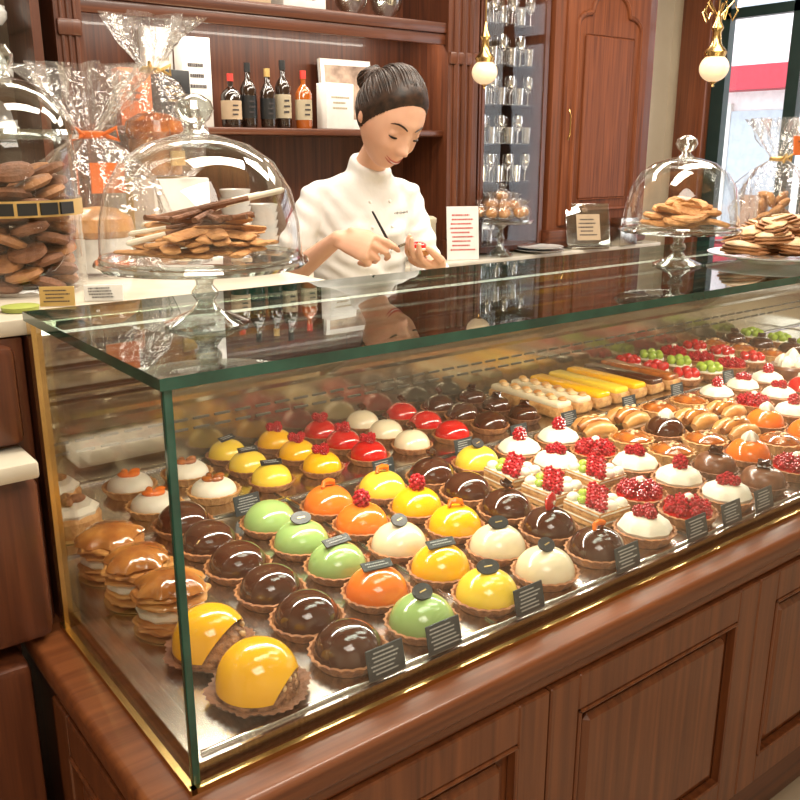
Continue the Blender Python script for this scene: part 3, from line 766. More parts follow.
cols = {1: [('green', 'disc'), ('orange', 'bar'), ('green', 'bar'), ('green', 'disc'), ('green', None)],
        2: [('lemon', 'disc'), ('yellow', 'bar'), ('white', 'disc'), ('orange', 'rasp'), ('orange', 'peel')],
        3: [('white', 'disc'), ('white', 'disc'), ('yellow', 'peel'), ('yellow', 'rasp'), ('lemon', 'peel')],
        4: [('choc', 'peel'), ('choc', 'strawberry'), ('choc', 'curl'), ('choc', None), ('choc', 'curl')],
        5: [('whip', 'berries'), ('slice', None), ('slice', None), ('slice', None), ('lemon', 'disc')],
        6: [('rasptart', None), ('rasptart', None), ('slice', None), ('whip', 'berries'), ('whip', 'rasp')],
        7: [('whip', 'berries'), ('whip', 'rasp'), ('whip', 'berries'), ('rasptart', None), ('whip', 'rasp')],
        8: [('chocp', 'milk'), ('chocp', 'milk'), ('caramel', None), ('caramel', None), ('roll', None)],
        9: [('rasptart', None), ('orange', 'rosette'), ('caramel', None), ('choc', 'rosette'), ('roll', None)],
        10: [('orange', None), ('caramel', None), ('roll', None), ('roll', None), ('caramel', None)],
        11: [('whip', 'rasp'), ('orange', None), ('orange', 'rosette'), ('roll', None), ('caramel', None)],
        12: [('whip', 'rasp')] * 3 + [('rasptart', None), ('whip', 'rasp')], 13: [('whip', 'berries')] * 5,
        14: [('rasptart', None), ('rasptart', None), ('whip', 'rasp'), ('red', 'rosette'), ('whip', 'rasp')],
        15: [('caramel', None), ('roll', None), ('rasptart', None), ('whip', 'rasp'), ('tall', None)], 16: [('roll', None)] * 5, 17: [('caramel', None)] * 5}
for k, lst in cols.items():
    for j, (a, t) in enumerate(lst):
        y = RY[j]
        if CX[k] < xlim(y): put(a, t, CX[k], y, .95 if k >= 11 else 1.0, rz=(random.uniform(-.08, .08) if a == 'slice' else None))
back = {0: ('cookiecream', 'orange'), 1: ('cookiecream', None), 2: ('lemon', 'bar'), 3: ('yellow', 'berries'), 4: ('red', 'berries'), 5: ('white', 'curl'), 6: ('red', 'curl'), 7: ('choc', 'curl')}
for k, (a, t) in back.items():
    ys = (.842, .962, 1.078) if k >= 2 else (.86, 1.01)
    for y in ys: put(a, t, .305 + .147 * k, y, .88 if k >= 2 else .98)
for y in (.842, .962, 1.078): put('chocp', None, 1.475, y, .88)
for i, t in enumerate(('white', 'white', 'yellow', 'lemon', 'yellow', 'choc', 'caramel')): put('eclair', t, 1.60 + i * .092, .94, 1.05, 0.0)
for i in range(7):
    x = 2.26 + i * .14
    for y in (.815, .945, 1.07):
        kk = (('fruit', 'r'), ('fruit', None), ('rasptart', None), ('fruit', 'r'), ('caramel', None), ('chocp', None), ('fruit', None))[i]
        if x < xlim(y): put(kk[0], kk[1], x, y, .95)
ht = thing('small_tart', 'small tart with red glaze held in her fingers', 'tart', hp)
part(ht, 'crust', CRUSTL, lambda b: crust_b(b, .036, .016, 14, .04))
part(ht, 'cream', WHIP, lambda b: lathe(b, [(0, .01), (.029, .01), (.030, .02), (0, .026)], 24))
part(ht, 'glaze', RED, lambda b: lathe(b, dome_prof(.025, .018, .020), 24))

# ------------------------------------------------------------ left cabinet and ledge
lc = thing('side_cabinet', 'dark wood service cabinet with marble ledge', 'cabinet')
part(lc, 'body', WDV, lambda b: bx(b, -1.0, -.075, CD + .03, 1.32, 0, 1.30, 0, .004))
part(lc, 'side_post', WDV, lambda b: bx(b, -.09, -.012, CD + .03, .70, .775, 1.30, 0, .004))
part(lc, 'worktop', MARBLE, lambda b: bx(b, -1.02, .64, CD + .025, 1.34, 1.302, 1.33, 0, .004))
part(lc, 'ledge', MARBLE, lambda b: bx(b, -1.0, -.035, .46, CD + .04, 1.085, 1.115, 0, .006))
part(lc, 'support', WDV, lambda b: bx(b, .58, .62, 1.22, 1.30, 0, 1.302))
part(lc, 'carved_panel', WDV, lambda b: (bx(b, -.20, -.03, .54, .60, 1.12, 1.29, 0, .015), bx(b, -.20, -.03, .49, .60, .78, 1.08, 0, .02)))
part(lc, 'lower_body', WDV, lambda b: bx(b, -1.0, -.08, .48, 1.3, 0, .75, 0, .015))

# ------------------------------------------------------------ cake stands & domes
def stand_prof(b): lathe(b, [(0, .0), (.062, 0), (.063, .004), (.045, .012), (.022, .022), (.013, .035), (.020, .045), (.020, .050), (.012, .060), (.015, .072), (.035, .082), (.06, .086), (.150, .088), (.157, .094), (.155, .098), (.06, .094), (0, .094)], 48)
st1 = simple('cake_stand', STANDG, stand_prof, 'clear glass pedestal cake stand on the display case top', 'cake stand', (.180, .262, ZT + .0005), group='glass cake stands')
dm = thing('cake_dome', 'clear glass cake dome with round knob over biscuits', 'cake dome', (.180, .262, ZT + .099), 0, 'glass cake domes')
part(dm, 'dome_shell', DOMEG, lambda b: lathe(b, [(.146, 0), (.147, .004), (.1465, .02), (.144, .055), (.133, .10), (.110, .138), (.075, .163), (.03, .176), (.010, .178)], 64))
part(dm, 'rim', STANDG, lambda b: lathe(b, [(.1445, 0), (.148, 0), (.149, .003), (.148, .006), (.1445, .006), (.1445, 0)], 64))
part(dm, 'knob', STANDG, lambda b: lathe(b, [(0, .176), (.022, .177), (.014, .184), (.012, .190), (.022, .198), (.028, .210), (.024, .222), (.012, .230), (0, .232)], 32))
st2 = clone(st1, (1.345, .255, ZT + .0005)); st2.scale = (.86, .86, .85)
clone(dm, (1.345, .255, ZT + .086), 0, .86)
def flatb(b):
    tube(b, [(-.062, 0, .006), (-.058, 0, .006), (-.03, 0, .007), (0, .001, .008), (.03, 0, .007), (.058, 0, .006), (.062, 0, .006)], [.008, .014, .017, .017, .017, .014, .008], 14, flat=.28)
lady = simple('flat_biscuit', COOKIE, flatb, 'thin golden oval biscuit in the heap under the glass dome', 'biscuit', (.18, .262, ZT + .101), group='biscuits under the glass domes')
lady.rotation_euler = (0, 0, .4)
wafer = simple('wafer_stick', [COOKIED, WHIP], lambda b: (tube(b, [(-.090, 0, .006), (.040, 0, .006)], [.0040, .0040], 8), tube(b, [(.040, 0, .006), (.092, 0, .006), (.096, 0, .006)], [.0044, .0044, .002], 8, 1)), 'dark wafer stick with pale dipped tip on the biscuits', 'biscuit', (.17, .25, ZT + .148), (0, .12, .2), 'biscuits under the glass domes')
palmier = simple('round_biscuit', COOKIE, lambda b: lathe(b, [(0, 0), (.028, 0), (.034, .005), (.031, .011), (0, .014)], 24, 0, None, 12, .03), 'golden round biscuit in the heap', 'biscuit', (1.345, .255, ZT + .086), group='biscuits under the glass domes')
rn = random.Random(3)
def heap(proto, cx, cy, z0, n, rad, h, sc=1.0, tilt=.35, zr=3.14):
    for i in range(n):
        t = i / n; lay = t * h
        rr = rad * math.sqrt(rn.random()) * (1 - .55 * t); a = rn.uniform(0, 6.28)
        clone(proto, (cx + rr * math.cos(a), cy + rr * math.sin(a), z0 + lay), (rn.uniform(-tilt, tilt) * (.3 + t), rn.uniform(-tilt, tilt) * (.3 + t), rn.uniform(0, zr)), sc)
heap(lady, .18, .262, ZT + .102, 42, .085, .040, .9, .25)
for i in range(9): clone(wafer, (.180 + .006 * i - .02, .245 + .010 * (i % 4), ZT + .140 + .004 * i), (0, .20 - .05 * i, 2.9 - .40 * i), 1.0)
heap(palmier, 1.345, .255, ZT + .088, 34, .085, .045, .95, .5)
pl = simple('serving_plate', WHITEP, lambda b: lathe(b, [(0, 0), (.08, 0), (.09, .006), (.15, .016), (.152, .019), (.09, .010), (0, .006)], 48), 'white plate heaped with puff pastries on the glass top', 'plate', (1.60, .165, ZT))
def turn(b):
    for k, (z, sx) in enumerate(((.006, 1.0), (.014, .92), (.021, .80))):
        tube(b, [(-.048 * sx, 0, z), (-.03 * sx, .002, z + .001), (0, .004, z + .003), (.03 * sx, .002, z + .001), (.048 * sx, 0, z)], [.010, .022, .028, .022, .010], 14, k // 2, flat=.24)
tr = simple('puff_pastry', [PUFF, SUGAR], turn, 'layered golden pastry dusted with sugar on the plate', 'pastry', (1.60, .165, ZT + .012), group='puff pastries on the plate')
heap(tr, 1.60, .165, ZT + .014, 30, .115, .065, 1.05, .35)

# ------------------------------------------------------------ cookie jar
JX, JY, JZ = .085, .875, 1.331
jar = thing('cookie_jar', 'large glass cookie jar with domed lid and gold band', 'jar', (JX, JY, JZ))
part(jar, 'jar_body', DOMEG, lambda b: lathe(b, [(0, .002), (.10, .002), (.116, .010), (.118, .03), (.118, .26), (.112, .29), (.104, .30)], 48))
part(jar, 'gold_band', [GOLDP, BLACK], lambda b: (lathe(b, [(.119, .148), (.1205, .148), (.1205, .178), (.119, .178)], 48),
     [bx(b, -.020, .014, -.002, .002, .152, .174, 1, M=Matrix.Rotation(-.75 + .33 * i, 4, 'Z') @ Matrix.Translation((0, -.121, 0))) for i in range(5)]))
part(jar, 'lid', DOMEG, lambda b: lathe(b, [(.119, .298), (.122, .305), (.115, .330), (.09, .365), (.05, .390), (.015, .400)], 48))
part(jar, 'lid_knob', STANDG, lambda b: lathe(b, [(0, .398), (.018, .400), (.010, .410), (.022, .425), (.024, .440), (.014, .455), (0, .458)], 32))
part(jar, 'rim', STANDG, lambda b: lathe(b, [(.104, .288), (.124, .288), (.127, .296), (.124, .304), (.104, .304), (.104, .288)], 48))
ckb = lambda b: lathe(b, [(0, 0), (.028, 0), (.037, .007), (.034, .016), (.02, .020), (0, .021)], 28)
ck = simple('round_cookie', PUFF, ckb, 'rounded brown biscuit inside the glass jar', 'cookie', (JX, JY, JZ + .01), group='cookies in the jar')
ckd = simple('round_cookie', COOKIED, ckb, 'dark chocolate biscuit inside the glass jar', 'cookie', (JX, JY, JZ + .032), group='cookies in the jar')
for lay in range(11):
    for i in range(5):
        a = i * pi * .4 + lay * .7
        clone(ck if (i * 3 + lay * 2) % 5 < 2 else ckd, (JX + .066 * math.cos(a), JY + .066 * math.sin(a), JZ + .010 + .021 * lay), (rn.uniform(-.4, .4), rn.uniform(-.4, .4), a))
def smallcard(x, y, z, w, h, m, rz, lab, name='sign_card', lean=-.15, seed=3, ink=INK, rows=4):
    return simple(name, [m, ink], lambda b: (bx(b, -w / 2, w / 2, -.002, .002, 0, h, 0, .001, 1), scribble(b, -w * .4, w * .4, h * .15, h * .88, rows, -.003, 1, seed)), lab, 'sign', (x, y, z), (lean, 0, rz))
smallcard(.075, .645, 1.331, .06, .035, GOLDP, -.5, 'small gold sign card beside the cookie jar')
smallcard(.16, .65, 1.331, .07, .03, PAPER, -.5, 'small cream sign card beside the cookie jar', seed=8)
simple('green_tin', [mat('lime_label', (.35, .4, .08), .5), INK], lambda b: lathe(b, [(0, 0), (.03, 0), (.032, .008), (0, .01)], 24), 'round lime green tin on the marble ledge', 'tin', (.01, .64, 1.331))

# ------------------------------------------------------------ gift bags
def gift(x, y, z, s, lab, content, rz=0):
    g = thing('gift_bag', lab, 'gift bag', (x, y, z), rz, 'cellophane gift bags')
    g.scale = (s,) * 3
    part(g, 'cellophane', CELLO, lambda b: lathe(b, [(0, 0, 0), (.10, 0, .3), (.125, .03, .6), (.13, .12, 1), (.115, .20, 1), (.07, .255, 1), (.022, .285, 1), (.030, .30, 1), (.07, .35, 2), (.10, .42, 3)], 72, 0, None, 11, .07, .35), sharp=80)
    part(g, 'ribbon', [ORANGEP if content == 'w' else GOLDP], lambda b: (lathe(b, [(.026, .278), (.029, .281), (.029, .29), (.026, .293), (.02, .285), (.026, .278)], 20),
         tube(b, [(.02, -.02, .285), (.045, -.035, .30), (.05, -.03, .275), (.025, -.025, .283)], .005, 6), tube(b, [(-.02, -.02, .285), (-.045, -.035, .30), (-.05, -.03, .275), (-.025, -.025, .283)], .005, 6)))
    if content == 'w':
        part(g, 'panettone', [CHOUX, PAPER, ORANGEP], lambda b: (lathe(b, [(0, .07), (.06, .07), (.075, .09), (.07, .115), (.04, .135), (0, .14)], 30, 0, None, 6, .03), lathe(b, [(0, .005), (.065, .005), (.068, .075), (0, .08)], 30, 1), bx(b, -.035, .035, -.085, -.080, .17, .23, 2)))
    elif content == 'o':
        part(g, 'panettone', [CARAM, PUFF, GOLDP], lambda b: (lathe(b, [(0, .09), (.065, .09), (.082, .12), (.075, .15), (.04, .17), (0, .175)], 30, 0, None, 6, .03), lathe(b, [(0, .005), (.07, .005), (.073, .10), (0, .10)], 30, 1), bx(b, -.03, .03, -.078, -.072, .03, .07, 2)))
    else:
        part(g, 'biscuits', COOKIE, lambda b: [sph(b, (.055 * math.cos(i * 2.4) * (1 - i / 40), .055 * math.sin(i * 2.4) * (1 - i / 40), .03 + .007 * i), .028, (1, 1, .5), 0, 10, Matrix.Rotation(i, 4, 'X')) for i in range(20)])
    return g
gift(.30, 1.05, 1.331, 1.05, 'clear cellophane gift bag with panettone and orange ribbon', 'w')
simple('gift_box', [PAPER, GOLDP], lambda b: (bx(b, -.09, .09, -.09, .09, 0, .20, 0, .004), bx(b, -.092, .092, -.012, .012, 0, .202, 1)), 'white gift box tied with gold band', 'box', (.52, 1.22, 1.331), (0, 0, .3))
gift(.52, 1.22, 1.535, .88, 'tall cellophane gift bag with amber cake and gold ribbon', 'o', .5)
gift(1.98, .40, ZT + .001, .80, 'cellophane bag of biscuits tied with ribbon on the display case top', 'b', .3)
simple('tag_card', [ORANGEP, INK], lambda b: (bx(b, -.045, .045, -.002, .002, 0, .05, 0, .001, 1), scribble(b, -.035, .035, .01, .04, 3, -.003, 1, 3)), 'orange gift tag on the biscuit bag', 'gift tag', (1.95, .30, ZT + .24), (-.15, 0, -.4))

# ------------------------------------------------------------ back counter and shelving
YW = 2.45
bc = thing('back_counter', 'dark wood back counter with drawers below a cream worktop', 'counter')
part(bc, 'worktop', MARBLE, lambda b: bx(b, -1.2, 4.25, YW - .04, YB - .01, 1.02, 1.05, 0, .006))
part(bc, 'body', WDV, lambda b: bx(b, -1.2, 4.2, YW + .02, YB - .01, .0, 1.02))
for i in range(9):
    x = -1.18 + i * .6
    dr = part(bc, 'drawer', WRV, lambda b: panel_front(b, x, x + .58, .80, 1.0, YW, 0, .03, .015))
    part(dr, 'knob', BRASS, lambda b: sph(b, (x + .29, YW - .012, .9), .012))
    dd = part(bc, 'door', WRV, lambda b: panel_front(b, x, x + .58, .08, .78, YW, 0, .06, .015))
    part(dd, 'knob', BRASS, lambda b: sph(b, (x + .52, YW - .012, .5), .012))
su = thing('shelf_unit', 'tall dark wood open shelf unit above the back counter', 'shelf')
YS = 2.56
part(su, 'back_board', WDV, lambda b: bx(b, .70, 2.82, YB - .03, YB - .01, 1.051, 3.0))
part(su, 'shelf', WDH, lambda b: bx(b, .82, 2.60, YS, YB - .03, 1.66, 1.69, 0, .006))
part(su, 'shelf', WDH, lambda b: (bx(b, .82, 2.60, YS - .02, YB - .03, 2.14, 2.19, 0, .008), bx(b, .82, 2.60, YS - .01, YS + .01, 2.09, 2.14, 0, .004)))
part(su, 'shelf', WDH, lambda b: bx(b, .82, 2.60, YS, YB - .03, 2.66, 2.69, 0, .006))
def pilaster(b, x0, x1):
    bx(b, x0, x1, YS - .03, YB - .03, 1.051, 3.0)
    w = x1 - x0
    bx(b, x0 - .01, x1 + .01, YS - .05, YS, 1.051, 1.15, 0, .008)
    for i in range(3):
        xx = x0 + w * (.25 + .25 * i)
        tube(b, [(xx, YS - .03, 1.2), (xx, YS - .03, 2.9)], w * .085, 10)
    bx(b, x0 + .005, x1 - .005, YS - .045, YS, 2.0, 2.06, 0, .01)
part(su, 'pilaster', WDV, lambda b: pilaster(b, .72, .82))
part(su, 'pilaster', WDV, lambda b: pilaster(b, 2.60, 2.80))
part(su, 'cornice', WDH, lambda b: bx(b, .68, 2.84, YS - .06, YB - .01, 3.0, 3.1, 0, .02))
def glass_cab(x0, x1, lab):
    g = thing('glass_cabinet', lab, 'cabinet')
    part(g, 'body', WDV, lambda b: (bx(b, x0, x1, YB - .03, YB - .01, 1.06, 3.0), bx(b, x0, x0 + .03, YS, YB - .03, 1.06, 3.0), bx(b, x1 - .03, x1, YS, YB - .03, 1.06, 3.0), bx(b, x0, x1, YS, YB - .03, 2.97, 3.03), bx(b, x0, x1, YS, YB - .03, 1.06, 1.09)))
    part(g, 'lining', DARKB, lambda b: bx(b, x0 + .03, x1 - .03, YB - .036, YB - .031, 1.1, 2.97))
    part(g, 'glass_shelf', CABG, lambda b: [bx(b, x0 + .03, x1 - .03, YS + .03, YB - .04, z, z + .008) for z in (1.42, 1.62, 1.82, 2.02, 2.22, 2.42)])
    part(g, 'door_frame', WDV, lambda b: (bx(b, x0 + .015, x0 + .035, YS - .005, YS + .01, 1.09, 2.97), bx(b, x1 - .035, x1 - .015, YS - .005, YS + .01, 1.09, 2.97)))
    part(g, 'glass_door', CABG, lambda b: bx(b, x0 + .035, x1 - .035, YS, YS + .004, 1.09, 2.97))
    return g
glass_cab(2.84, 3.34, 'tall dark wood glass-front cabinet holding glassware')
glass_cab(.10, .68, 'dark wood glass-front cabinet holding white and silver tableware')
tw = thing('tall_cabinet', 'tall reddish brown wooden cabinet with arched panel door', 'cabinet')
part(tw, 'body', WRV, lambda b: bx(b, 3.36, 4.22, YS - .02, YB - .01, 1.14, 3.1, 0, .005))
WRM = mat('matt_reddish_wood', (.24, .070, .024), .55, c2=(.11, .030, .011), scale=1.6, st=GR_V, lo=.3, hi=.72, dist=.6, spec=.25)
def archdoor(b):
    x0, x1, z0, z1, y = 3.44, 4.14, 1.18, 2.55, YS - .035
    bx(b, x0, x1, y, y + .02, z0, z1, 0, .004)
    cx_ = (x0 + x1) / 2
    pts = [(x0 + .08, y, z0 + .08), (x1 - .08, y, z0 + .08), (x1 - .08, y, z1 - .30)]
    pts += [(cx_ + .16 + .11 * math.cos(a), y, z1 - .30 + .07 * math.sin(a)) for a in [i * pi / 2 / 5 for i in range(6)]]
    pts += [(cx_ + .16 * math.cos(a), y, z1 - .23 + .12 * math.sin(a)) for a in [i * pi / 10 for i in range(11)]]
    pts += [(cx_ - .16 + .11 * math.cos(a), y, z1 - .30 + .07 * math.sin(a)) for a in [pi / 2 + i * pi / 2 / 5 for i in range(6)]]
    pts += [(x0 + .08, y, z1 - .30), (x0 + .08, y, z0 + .08)]
    tube(b, pts, .016, 8)
    bx(b, x0 + .14, x1 - .14, y - .012, y, z0 + .14, z1 - .34, 0, .011, 1)
dr = part(tw, 'door', WRM, archdoor)
part(dr, 'handle', BRASS, lambda b: tube(b, [(3.47, YS - .045, 1.65), (3.47, YS - .06, 1.68), (3.47, YS - .06, 1.78), (3.47, YS - .045, 1.81)], .004, 8))
part(tw, 'cornice', WDH, lambda b: bx(b, 3.34, 4.24, YS - .07, YB - .01, 2.60, 2.68, 0, .02))
part(tw, 'base_moulding', WDH, lambda b: bx(b, 3.35, 4.23, YS - .05, YB - .01, 1.052, 1.16, 0, .015))

def bottle(m, lm, loc, h=.27, capm=None, r_=.034):
    r = thing('liqueur_bottle', 'dark liqueur bottle with paper label on wooden shelf', 'bottle', loc, 0, 'bottles on the shelf')
    part(r, 'glass', m, lambda b: lathe(b, [(0, 0), (r_, 0), (r_ + .002, .01), (r_ + .002, h * .6), (r_ * .8, h * .68), (.012, h * .76), (.012, h * .93), (0, h * .93)], 20))
    part(r, 'label', [lm, INK], lambda b: (lathe(b, [(r_ + .0028, h * .15), (r_ + .0028, h * .5)], 20), scribble(b, -.018, .018, h * .2, h * .45, 3, -r_ - .0032, 1, 5)))
    part(r, 'cap', capm or BLACK, lambda b: lathe(b, [(0, h * .86), (.014, h * .86), (.014, h), (0, h)], 14))
    return r
CREAML = mat('aged_label', (.40, .33, .22), .7)
for i, (m, l, x, h, c, rr) in enumerate(((BOTTLE, KRAFT, 1.475, .22, REDP, .042), (BOTTLE, BLACK, 1.57, .27, BLACK, .034), (BOTTLE, BLACK, 1.655, .25, GOLDP, .032), (BOTTLE, CREAML, 1.745, .29, BLACK, .034), (AMBER, CREAML, 1.84, .25, REDP, .036))):
    bottle(m, l, (x, YS + .09 + .02 * (i % 2), 1.691), h, c, rr)
def boxo(x, y, z, w, d, h, m, lab, rz=0, ink=INK, seed=2, name='gift_carton'):
    return simple(name, [m, ink], lambda b: (bx(b, -w / 2, w / 2, -d / 2, d / 2, 0, h, 0, .003), scribble(b, -w * .35, w * .35, h * .4, h * .75, 3, -d / 2 - .0008, 1, seed)), lab, 'box', (x, y, z), (0, 0, rz))
boxo(2.00, YS + .07, 1.691, .17, .07, .20, PAPER, 'white carton with small print on the shelf', .15, CREAML, 4)
simple('picture_card', [mat('picture_tone', (.42, .30, .22), .6, c2=(.12, .07, .05), scale=14), PAPER], lambda b: (bx(b, -.15, .15, -.012, .012, 0, .33, 1, .003), bx(b, -.125, .125, -.0135, -.012, .05, .30, 0)), 'framed sepia picture card leaning on the shelf', 'picture', (2.19, YB - .12, 1.691), (-.1, 0, 0))
simple('picture_card', [mat('picture_tone_dark', (.30, .22, .18), .6, c2=(.05, .03, .03), scale=20), PAPER], lambda b: (bx(b, -.06, .06, -.006, .006, 0, .13, 1, .002), bx(b, -.05, .05, -.0072, -.006, .015, .115, 0)), 'small picture card with brown photograph on the shelf', 'picture', (2.34, YS + .10, 1.691), (-.15, 0, .2))
boxo(1.20, YS + .10, 1.691, .14, .10, .22, BLACK, 'black presentation box with gold print on the shelf', .1, GOLDP, 12)
boxo(1.34, YS + .16, 1.691, .13, .08, .36, PAPER, 'tall white carton on the shelf', 0, INK, 13)
boxo(1.22, YB - .11, 1.691, .12, .06, .40, PAPER, 'tall plain white carton at the back of the shelf', 0, CREAML, 15)
boxo(1.05, YS + .12, 1.691, .13, .10, .22, ORANGEP, 'orange carton on the shelf', -.1)
boxo(2.46, YS + .10, 1.691, .12, .07, .03, mat('green_book', (.12, .2, .08), .5), 'small dark green book lying on the shelf', .2, CHALK, 3, 'book')
bowl = simple('glass_bowl', STANDG, lambda b: lathe(b, [(0, 0), (.03, 0), (.035, .01), (.07, .05), (.085, .10), (.083, .10), (.066, .05), (.03, .015), (0, .012)], 32), 'clear glass bowl on the upper shelf', 'bowl', (2.33, YS + .12, 2.191), group='glassware on shelves')
clone(bowl, (2.13, YS + .12, 2.191))
boxo(1.85, YS + .14, 2.191, .22, .14, .10, PAPER, 'white cake box on the upper shelf')
boxo(1.58, YS + .14, 2.191, .20, .14, .08, KRAFT, 'kraft cake box on the upper shelf')
FROST = glassm('sparkling_glassware', refl=.8, base_r=.42, power=1.5, rough=.05)
GW = 'glassware on shelves'
gob = simple('wine_glass', FROST, lambda b: lathe(b, [(0, 0), (.026, 0), (.026, .003), (.005, .008), (.004, .055), (.018, .068), (.029, .09), (.031, .12), (.027, .145), (.026, .145), (.029, .12), (.026, .09), (.01, .072), (0, .071)], 20), 'stemmed glass on the cabinet shelf', 'glass', (2.92, 2.64, 1.43), group=GW)
tum = simple('tumbler', FROST, lambda b: lathe(b, [(0, 0), (.024, 0), (.029, .085), (.027, .085), (.022, .006), (0, .005)], 18), 'small glass tumbler on the cabinet shelf', 'glass', (3.0, 2.64, 1.091), group=GW)
def teab(b): (lathe(b, [(0, 0), (.04, 0), (.065, .03), (.068, .06), (.05, .09), (.02, .10), (.012, .115), (0, .12)], 24), tube(b, [(.06, 0, .04), (.10, 0, .07), (.11, 0, .10)], [.014, .009, .007], 8), tube(b, [(-.06, 0, .08), (-.10, 0, .075), (-.095, 0, .035), (-.062, 0, .03)], .006, 8))
tea = simple('tea_pot', WHITEP, teab, 'pale glazed teapot on the cabinet shelf', 'teapot', (3.08, 2.79, 1.091), group=GW)
teaw = simple('tea_pot', WHITEP, teab, 'white porcelain teapot in the glass cabinet', 'teapot', (.35, 2.64, 1.631), group='white tableware in the cabinet')
dish = simple('dish', WHITEP, lambda b: lathe(b, [(0, 0), (.05, 0), (.075, .008), (.076, .011), (.05, .006), (0, .005)], 28), 'white porcelain dish standing in the glass cabinet', 'dish', (.20, 2.83, 1.71), (pi / 2 - .2, 0, 0), 'white tableware in the cabinet')
cupm = simple('silver_cup', SILVER, lambda b: lathe(b, [(0, 0), (.035, 0), (.03, .01), (.012, .03), (.03, .05), (.05, .09), (.055, .13), (.05, .13), (.03, .06), (0, .05)], 24), 'polished silver cup in the glass cabinet', 'cup', (.28, 2.72, 1.631), group='silver cups in the cabinet')
for r_, z in enumerate((1.43, 1.63, 1.83, 2.03, 2.23, 2.43)):
    for i in range(6):
        x = 2.92 + i * .068
        if r_ == 0 and i == 0: continue
        clone(gob if (r_ + i) % 2 else tum, (x, 2.63, z))
        clone(tum if (r_ + i) % 2 else gob, (min(x + .03, 3.27), 2.71, z))
    clone(tea, (3.02 + .12 * (r_ % 2), 2.80, z), 0, .75)
for z in (1.631, 1.831, 2.031, 2.231, 2.431):
    for x in (.28, .46):
        if (x, z) != (.28, 1.631): clone(cupm, (x, 2.72, z))
    if z > 1.7: clone(teaw, (.36, 2.65, z), .3, .9)
    clone(teaw, (.54, 2.65, z), .8, .75)
    for x in (.22, .38, .54): clone(dish, (x, 2.83, z + .085))
cup = simple('stacked_cup', WHITEP, lambda b: lathe(b, [(0, 0), (.035, 0), (.04, .006), (.06, .04), (.068, .07), (.064, .07), (.055, .04), (.03, .012), (0, .01)], 28), 'white porcelain cup stacked on the worktop', 'cup', (1.42, 2.55, 1.051), group='stacked porcelain cups')
for i in range(1, 10): clone(cup, (1.42, 2.55, 1.051 + .035 * i))
for i in range(8): clone(cup, (1.58, 2.60, 1.051 + .035 * i))
simple('cream_canister', mat('cream_enamel', (.58, .52, .38), .35), lambda b: lathe(b, [(0, 0), (.06, 0), (.063, .006), (.063, .19), (.066, .195), (.066, .215), (.05, .225), (0, .228)], 32), 'cream enamel canister with lid on the worktop', 'canister', (2.46, 2.54, 1.051))
smallcard(2.66, 2.46, 1.051, .17, .27, PAPER, -.45, 'white standing card with red printed lettering on the worktop', 'menu_card', -.12, 17, REDP, 9)
g3 = clone(st1, (2.93, 2.47, 1.051)); g3['label'] = 'tall glass pedestal stand with wrapped treats on the back worktop'; g3.scale = (1.15, 1.1, 2.0)
wt = thing('wrapped_treat', 'small golden biscuit wrapped in clear cellophane on glass stand', 'sweet', (2.93, 2.47, 1.26), 0, 'wrapped treats on the glass stand')
part(wt, 'biscuit', COOKIE, lambda b: sph(b, (0, 0, .028), .028, (1, 1, .8), seg=12))
part(wt, 'wrapper', CELLO, lambda b: lathe(b, [(0, 0, 0), (.030, .002, 1), (.036, .025, 1), (.026, .052, 1), (.008, .064, 1), (.020, .085, 2)], 24, 0, None, 6, .12, .2), sharp=80)
for i in range(9):
    a = i * .7
    clone(wt, (2.93 + .115 * math.cos(a), 2.47 + .105 * math.sin(a), 1.051 + .200), (.2 * (-1) ** i, .15, a), 1.15)
for i in range(6):
    a = i * 1.05
    clone(wt, (2.93 + .06 * math.cos(a), 2.47 + .06 * math.sin(a), 1.051 + .235), (0, .2, a), 1.15)
clone(wt, (2.93, 2.47, 1.051 + .28), (0, .1, 0), 1.15)
clone(pl, (3.24, 2.47, 1.051), 0, .9, 'white plate on the back worktop')
clone(pl, (3.24, 2.47, 1.068), 0, .85, 'white plate stacked on another plate')
reg = thing('card_stand', 'clear acrylic display stand on silver foot', 'display stand', (3.58, 2.41, 1.051), -.5)
part(reg, 'acrylic_panel', [STANDG], lambda b: (bx(b, -.13, .13, -.004, .004, .02, .26, 0, .002, M=Matrix.Rotation(-.3, 4, 'X')), bx(b, -.13, .13, -.02, .012, .01, .03, 0, .002)))
part(reg, 'card', [KRAFT, INK], lambda b: (bx(b, -.07, .07, -.0015, .0015, .05, .20, 0, M=Matrix.Translation((0, -.007, 0)) @ Matrix.Rotation(-.3, 4, 'X')), scribble(b, -.06, .06, .07, .18, 5, -.0025, 1, 5, M=Matrix.Translation((0, -.007, 0)) @ Matrix.Rotation(-.3, 4, 'X'))))
part(reg, 'foot', STEEL, lambda b: bx(b, -.11, .11, -.03, .07, 0, .012, 0, .004))
boxo(3.92, 2.44, 1.051, .16, .08, .16, STEEL, 'silver metal box beside the card stand', .0)

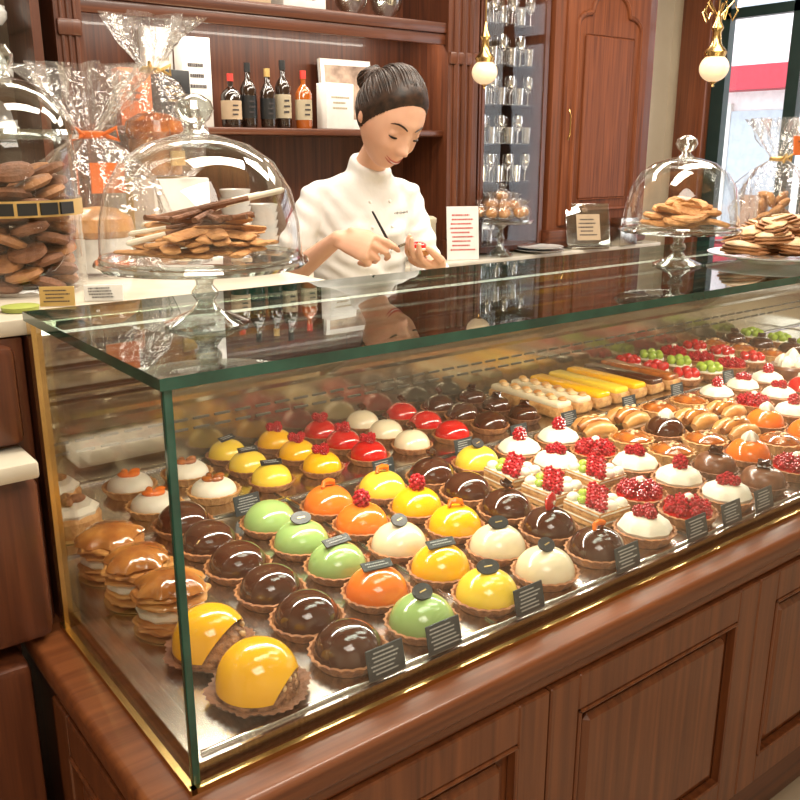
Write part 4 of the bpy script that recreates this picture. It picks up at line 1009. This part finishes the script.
def pend(x, y, z, s, orn):
    p = thing('pendant_lamp', 'brass pendant lamp with warm lit opal glass globe', 'lamp', (x, y, z), 0, 'pendant lamps')
    part(p, 'globe', GLOBE, lambda b: sph(b, (0, 0, 0), .066 * s, (1, 1, .92), 0, 24))
    part(p, 'brass_collar', BRASS, lambda b: lathe(b, [(0, .048 * s), (.045 * s, .048 * s), (.052 * s, .068 * s), (.025 * s, .10 * s), (.018 * s, .15 * s), (.028 * s, .17 * s), (.014 * s, .20 * s), (.006, .24 * s), (0, .24 * s)], 24))
    part(p, 'finial', BRASS, lambda b: lathe(b, [(0, -.085 * s), (.008 * s, -.08 * s), (.006 * s, -.07 * s), (.018 * s, -.06 * s), (0, -.055 * s)], 16))
    part(p, 'rod', BRASS, lambda b: tube(b, [(0, 0, .2 * s), (0, 0, ZC - z)], .004, 8))
    def arms(b):
        for k in range(5):
            a = k * 1.257 + .4
            tube(b, [(.01 * math.cos(a), .01 * math.sin(a), .22 * s), (.06 * s * math.cos(a), .06 * s * math.sin(a), .28 * s), (.08 * s * math.cos(a), .08 * s * math.sin(a), .24 * s), (.06 * s * math.cos(a), .06 * s * math.sin(a), .20 * s), (.045 * s * math.cos(a), .045 * s * math.sin(a), .23 * s)], .005, 6)
    if orn: part(p, 'ornament', BRASS, arms)
pend(3.55, 1.68, 1.975, 1.05, True); pend(2.50, 2.16, 1.935, .88, False)

# ------------------------------------------------------------ camera and lights
th = math.radians(15.9)
cam_d = bpy.data.cameras.new('camera'); cam = bpy.data.objects.new('camera', cam_d); col.objects.link(cam)
cam_d.lens = 39.6; cam_d.sensor_width = 36; cam_d.clip_start = .02
cam.location = CAM
v = Vector((F_.x * math.cos(th), F_.y * math.cos(th), -math.sin(th)))
cam.rotation_euler = v.to_track_quat('-Z', 'Y').to_euler()
bpy.context.scene.camera = cam
def area(name, loc, sx, sy, e, c, rot=(0, 0, 0)):
    l = bpy.data.lights.new(name, 'AREA'); l.shape = 'RECTANGLE'; l.size = sx; l.size_y = sy; l.energy = e; l.color = c
    o = bpy.data.objects.new(name, l); o.location = loc; o.rotation_euler = rot; col.objects.link(o); return o
warm = (1, .91, .78)
area('ceiling_light', (.7, .1, ZC - .05), 1.6, .5, 48, warm)
area('ceiling_light', (2.4, .5, ZC - .05), 1.6, .5, 48, warm)
area('ceiling_light', (1.6, 1.75, ZC - .05), 2.4, .35, 40, warm)
area('ceiling_light', (3.7, 1.2, ZC - .05), 1.0, 1.0, 26, warm)
area('ceiling_light', (-.6, -1.6, ZC - .05), 1.4, 1.4, 46, warm)
area('shelf_light', (1.7, YS + .04, 2.135), 1.7, .03, 7, warm, (math.radians(12), 0, 0))
area('case_light', (LX / 2, CD - .045, ZT - .035), LX - .2, .015, 24, (1, .92, .76), (math.radians(-8), 0, 0))
area('cabinet_light', (3.09, YS + .1, 2.9), .3, .1, 10, warm)
area('cabinet_light', (.4, YS + .1, 2.9), .4, .1, 11, warm)
w = bpy.data.worlds.new('world'); bpy.context.scene.world = w; w.use_nodes = True
bg = w.node_tree.nodes['Background']; bg.inputs[0].default_value = (.9, .95, 1, 1); bg.inputs[1].default_value = 3.8

# convert working units to metres (uniform, about the floor origin)
for o in list(bpy.data.objects):
    if o.parent is None:
        o.location = o.location * K
        if o.type not in {'CAMERA'}: o.scale = o.scale * K
